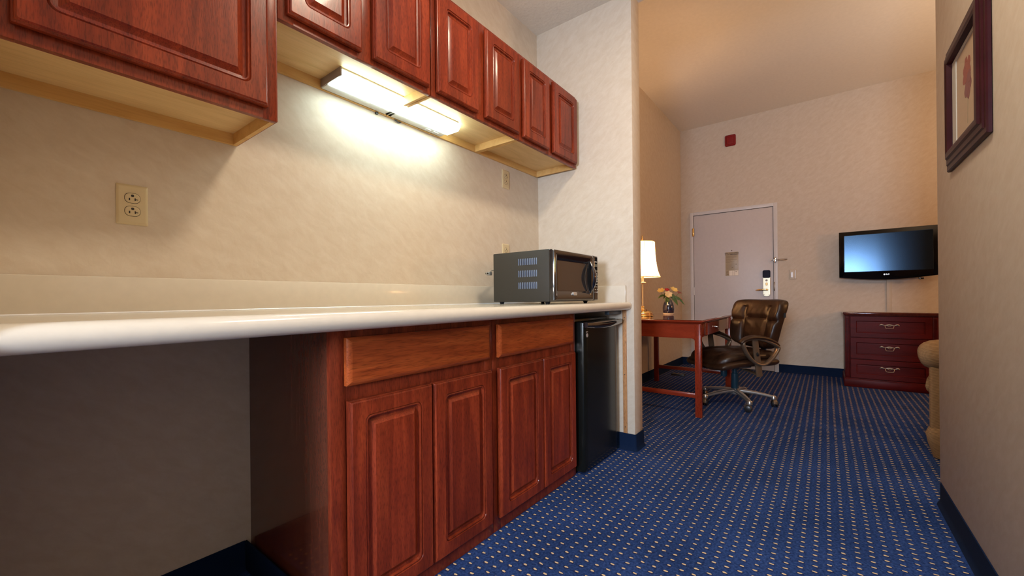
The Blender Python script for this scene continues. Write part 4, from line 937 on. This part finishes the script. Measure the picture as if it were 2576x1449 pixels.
# arms
for sg in (1, -1):
    Y = 0.292 * sg
    ctrl = [(0.150, 0.578), (0.105, 0.602), (0.02, 0.604), (-0.09, 0.576), (-0.165, 0.538), (-0.172, 0.510), (-0.125, 0.447), (-0.065, 0.400), (-0.015, 0.390), (0.045, 0.410), (0.100, 0.462), (0.140, 0.528)]
    P = smooth_path([(x, Y, z) for x, z in ctrl], 5, closed=True)
    bm = NB(); sweep(bm, P, 0.024, 0.048, up=(0, 1, 0), n=10, closed=True, pw=3); lp = finish('arm_loop', bm, M['bronze'], t, smooth=60)
    P = smooth_path([(0.176, Y, 0.572), (0.140, Y, 0.600), (0.06, Y, 0.618), (-0.05, Y, 0.606), (-0.14, Y, 0.570), (-0.178, Y, 0.542)], 5); n = len(P)
    bm = NB(); sweep(bm, P, [0.044 + 0.030 * math.sin(math.pi * min(1, (i + 1) / n * 1.1)) for i in range(n)], [0.022 + 0.018 * math.sin(math.pi * (i + 1) / (n + 1)) for i in range(n)], n=12); finish('arm_pad', bm, M['leather'], t, smooth=60)
    bm = NB(); Yi = Y - 0.004 * sg
    sweep(bm, [(0.035, Yi, 0.598), (0.025, Yi, 0.50), (0.005, Yi, 0.36), (-0.002, Yi, 0.292)], [0.016] * 4, [0.050, 0.054, 0.056, 0.056], up=(1, 0, 0), n=10, pw=5)
    sweep(bm, [(0.0, Yi, 0.305), (0.0, sg * 0.12, 0.325)], [0.05, 0.05], [0.010, 0.010], n=8, pw=4)
    pst = finish('arm_post', bm, M['bronze'], t)
    bm = NB(); tt2 = NB(); lathe(tt2, [(0.0, 0.0), (0.011, 0.0), (0.011, 0.010 * sg), (0.008, 0.012 * sg), (0, 0.012 * sg)], (0, 0, 0), 16, axis='y'); merge(bm, tt2, Matrix.Translation((0.020, Yi + 0.007 * sg, 0.478)) @ Matrix.Diagonal((1, 1, 1.5, 1)))
    finish('arm_button', bm, M['black'], pst)

# ------------------------------------------------------------------ armchair behind the right wall
t = thing('armchair', 'tan ribbed armchair with a rolled arm, mostly hidden behind the right wall', 'armchair', (3.38, -0.470, 0), local=True, rotz=R(-19))
SW = 0.92
for x0 in (0.0, SW - 0.15):
    bm = NB(); box(bm, x0, x0 + 0.15, -0.90, 0, 0.12, 0.56, bev=0.022, seg=4); finish('arm_side', bm, M['cord'], t, smooth=60)
for xc in (0.06, SW - 0.06):
    bm = NB(); P = [(xc, -0.90, 0.675), (xc, -0.35, 0.635)] + [(xc, -0.035 + 0.085 * math.sin(R(a_)), 0.603 - 0.006 * a_ / 90) for a_ in (-60, 0, 25, 45, 60, 75, 85)]
    ws = [0.215, 0.21, 0.205, 0.195, 0.18, 0.155, 0.125, 0.085, 0.04]
    sweep(bm, P, ws, [w * 0.92 for w in ws], n=20); finish('rolled_arm', bm, M['cord'], t, smooth=70)
bm = NB(); box(bm, 0.08, SW - 0.08, -0.86, 0.012, 0.10, 0.33, bev=0.03, seg=3); finish('seat_base', bm, M['cord'], t)
bm = NB(); pad(bm, SW - 0.17, 0.86, 0.15, lambda x, y, h: V((SW / 2 + x, -0.385 + y, 0.405 + h)), lambda x, y: 0.01, nu=20, nv=20, k=0.03, p=14); finish('seat_cushion', bm, M['cord'], t, smooth=70)
bm = NB(); box(bm, 0.02, SW - 0.02, -1.02, -0.80, 0.12, 0.98, bev=0.06, seg=5); finish('back', bm, M['cord'], t, smooth=60)
bm = NB(); lp = []
for z, o_ in ((0.005, -0.012), (0.04, -0.004), (0.09, 0.008), (0.15, 0.016), (0.18, 0.004)):
    lp.append([V((a_, b_, z)) for a_, b_ in rrect(-o_, SW + o_, -0.98, 0.002 + o_, 0.04, 6)])
loft(bm, lp); finish('skirt', bm, M['cord'], t, smooth=60)

# ------------------------------------------------------------------ lights
def area(name, loc, target, sx, sy, power, col, spread=180):
    l = bpy.data.lights.new(name, 'AREA'); l.shape = 'RECTANGLE'; l.size = sx; l.size_y = sy; l.energy = power; l.color = col; l.spread = R(spread)
    o = bpy.data.objects.new(name, l); COL.objects.link(o); o.location = loc
    dv = V(target) - V(loc); o.rotation_euler = dv.to_track_quat('-Z', 'Z').to_euler(); return o
def point(name, loc, power, col, r=0.05):
    l = bpy.data.lights.new(name, 'POINT'); l.energy = power; l.color = col; l.shadow_soft_size = r
    o = bpy.data.objects.new(name, l); COL.objects.link(o); o.location = loc; return o
area('window_daylight', (XBK - 0.15, (wy0 + wy1) / 2, (wz0 + wz1) / 2), (0, (wy0 + wy1) / 2, (wz0 + wz1) / 2), 0.70, 1.45, 440, (0.66, 0.80, 1.0))
point('entry_side_lamp', (-1.6, 0.53, 0.84), 21, (1.0, 0.92, 0.84), 0.07)
point('desk_lamp_bulb', (lx, ly, 1.285), 62, (1.0, 0.56, 0.25), 0.05)
point('living_room_lamp', (4.4, -2.8, 1.6), 62, (1.0, 0.48, 0.18), 0.12)
area('added_ceiling_fill', (3.7, -1.9, 1.75), (3.7, -1.9, 4.0), 0.30, 0.30, 52, (1.0, 0.74, 0.50))  # unseen fill light, added to brighten the far room ceiling
area('kitchen_ceiling_lamp', (1.2, 0.2, ZK - 0.03), (1.2, 0.2, 0), 0.30, 0.30, 33, (1.0, 0.85, 0.64))
w = bpy.data.worlds.new('world'); SC.world = w; w.use_nodes = True
w.node_tree.nodes['Background'].inputs[0].default_value = (0.6, 0.75, 1, 1); w.node_tree.nodes['Background'].inputs[1].default_value = 0.3

# ------------------------------------------------------------------ camera
F_PX, CY, YAW, PITCH, ROLL = 1031.0, 749.6, 0.6537, 0.0005, -0.0097
cam = bpy.data.cameras.new('camera'); co = bpy.data.objects.new('camera', cam); COL.objects.link(co)
cam.sensor_width = 36; cam.sensor_fit = 'HORIZONTAL'; cam.lens = F_PX / 2576 * 36
cam.shift_y = (CY - 724.5) / 2576; cam.clip_start = 0.02; cam.clip_end = 50
f = V((math.cos(YAW) * math.cos(PITCH), math.sin(YAW) * math.cos(PITCH), math.sin(PITCH)))
rt = V((math.sin(YAW), -math.cos(YAW), 0)); up = rt.cross(f)
rt2 = rt * math.cos(ROLL) + up * math.sin(ROLL); up2 = -rt * math.sin(ROLL) + up * math.cos(ROLL)
mm = Matrix.Identity(4); mm.col[0][:3] = rt2; mm.col[1][:3] = up2; mm.col[2][:3] = -f; mm.col[3][:3] = (0, 0, 0.96)
co.matrix_world = mm; SC.camera = co
SC.view_settings.view_transform = 'Standard'; SC.view_settings.look = 'None'; SC.view_settings.gamma = 1
SC.view_settings.use_curve_mapping = False; SC.view_settings.exposure = 0.0
SC.cycles.max_bounces = 10; SC.cycles.diffuse_bounces = 6; SC.cycles.caustics_reflective = False; SC.cycles.caustics_refractive = False
SC.cycles.sample_clamp_indirect = 4
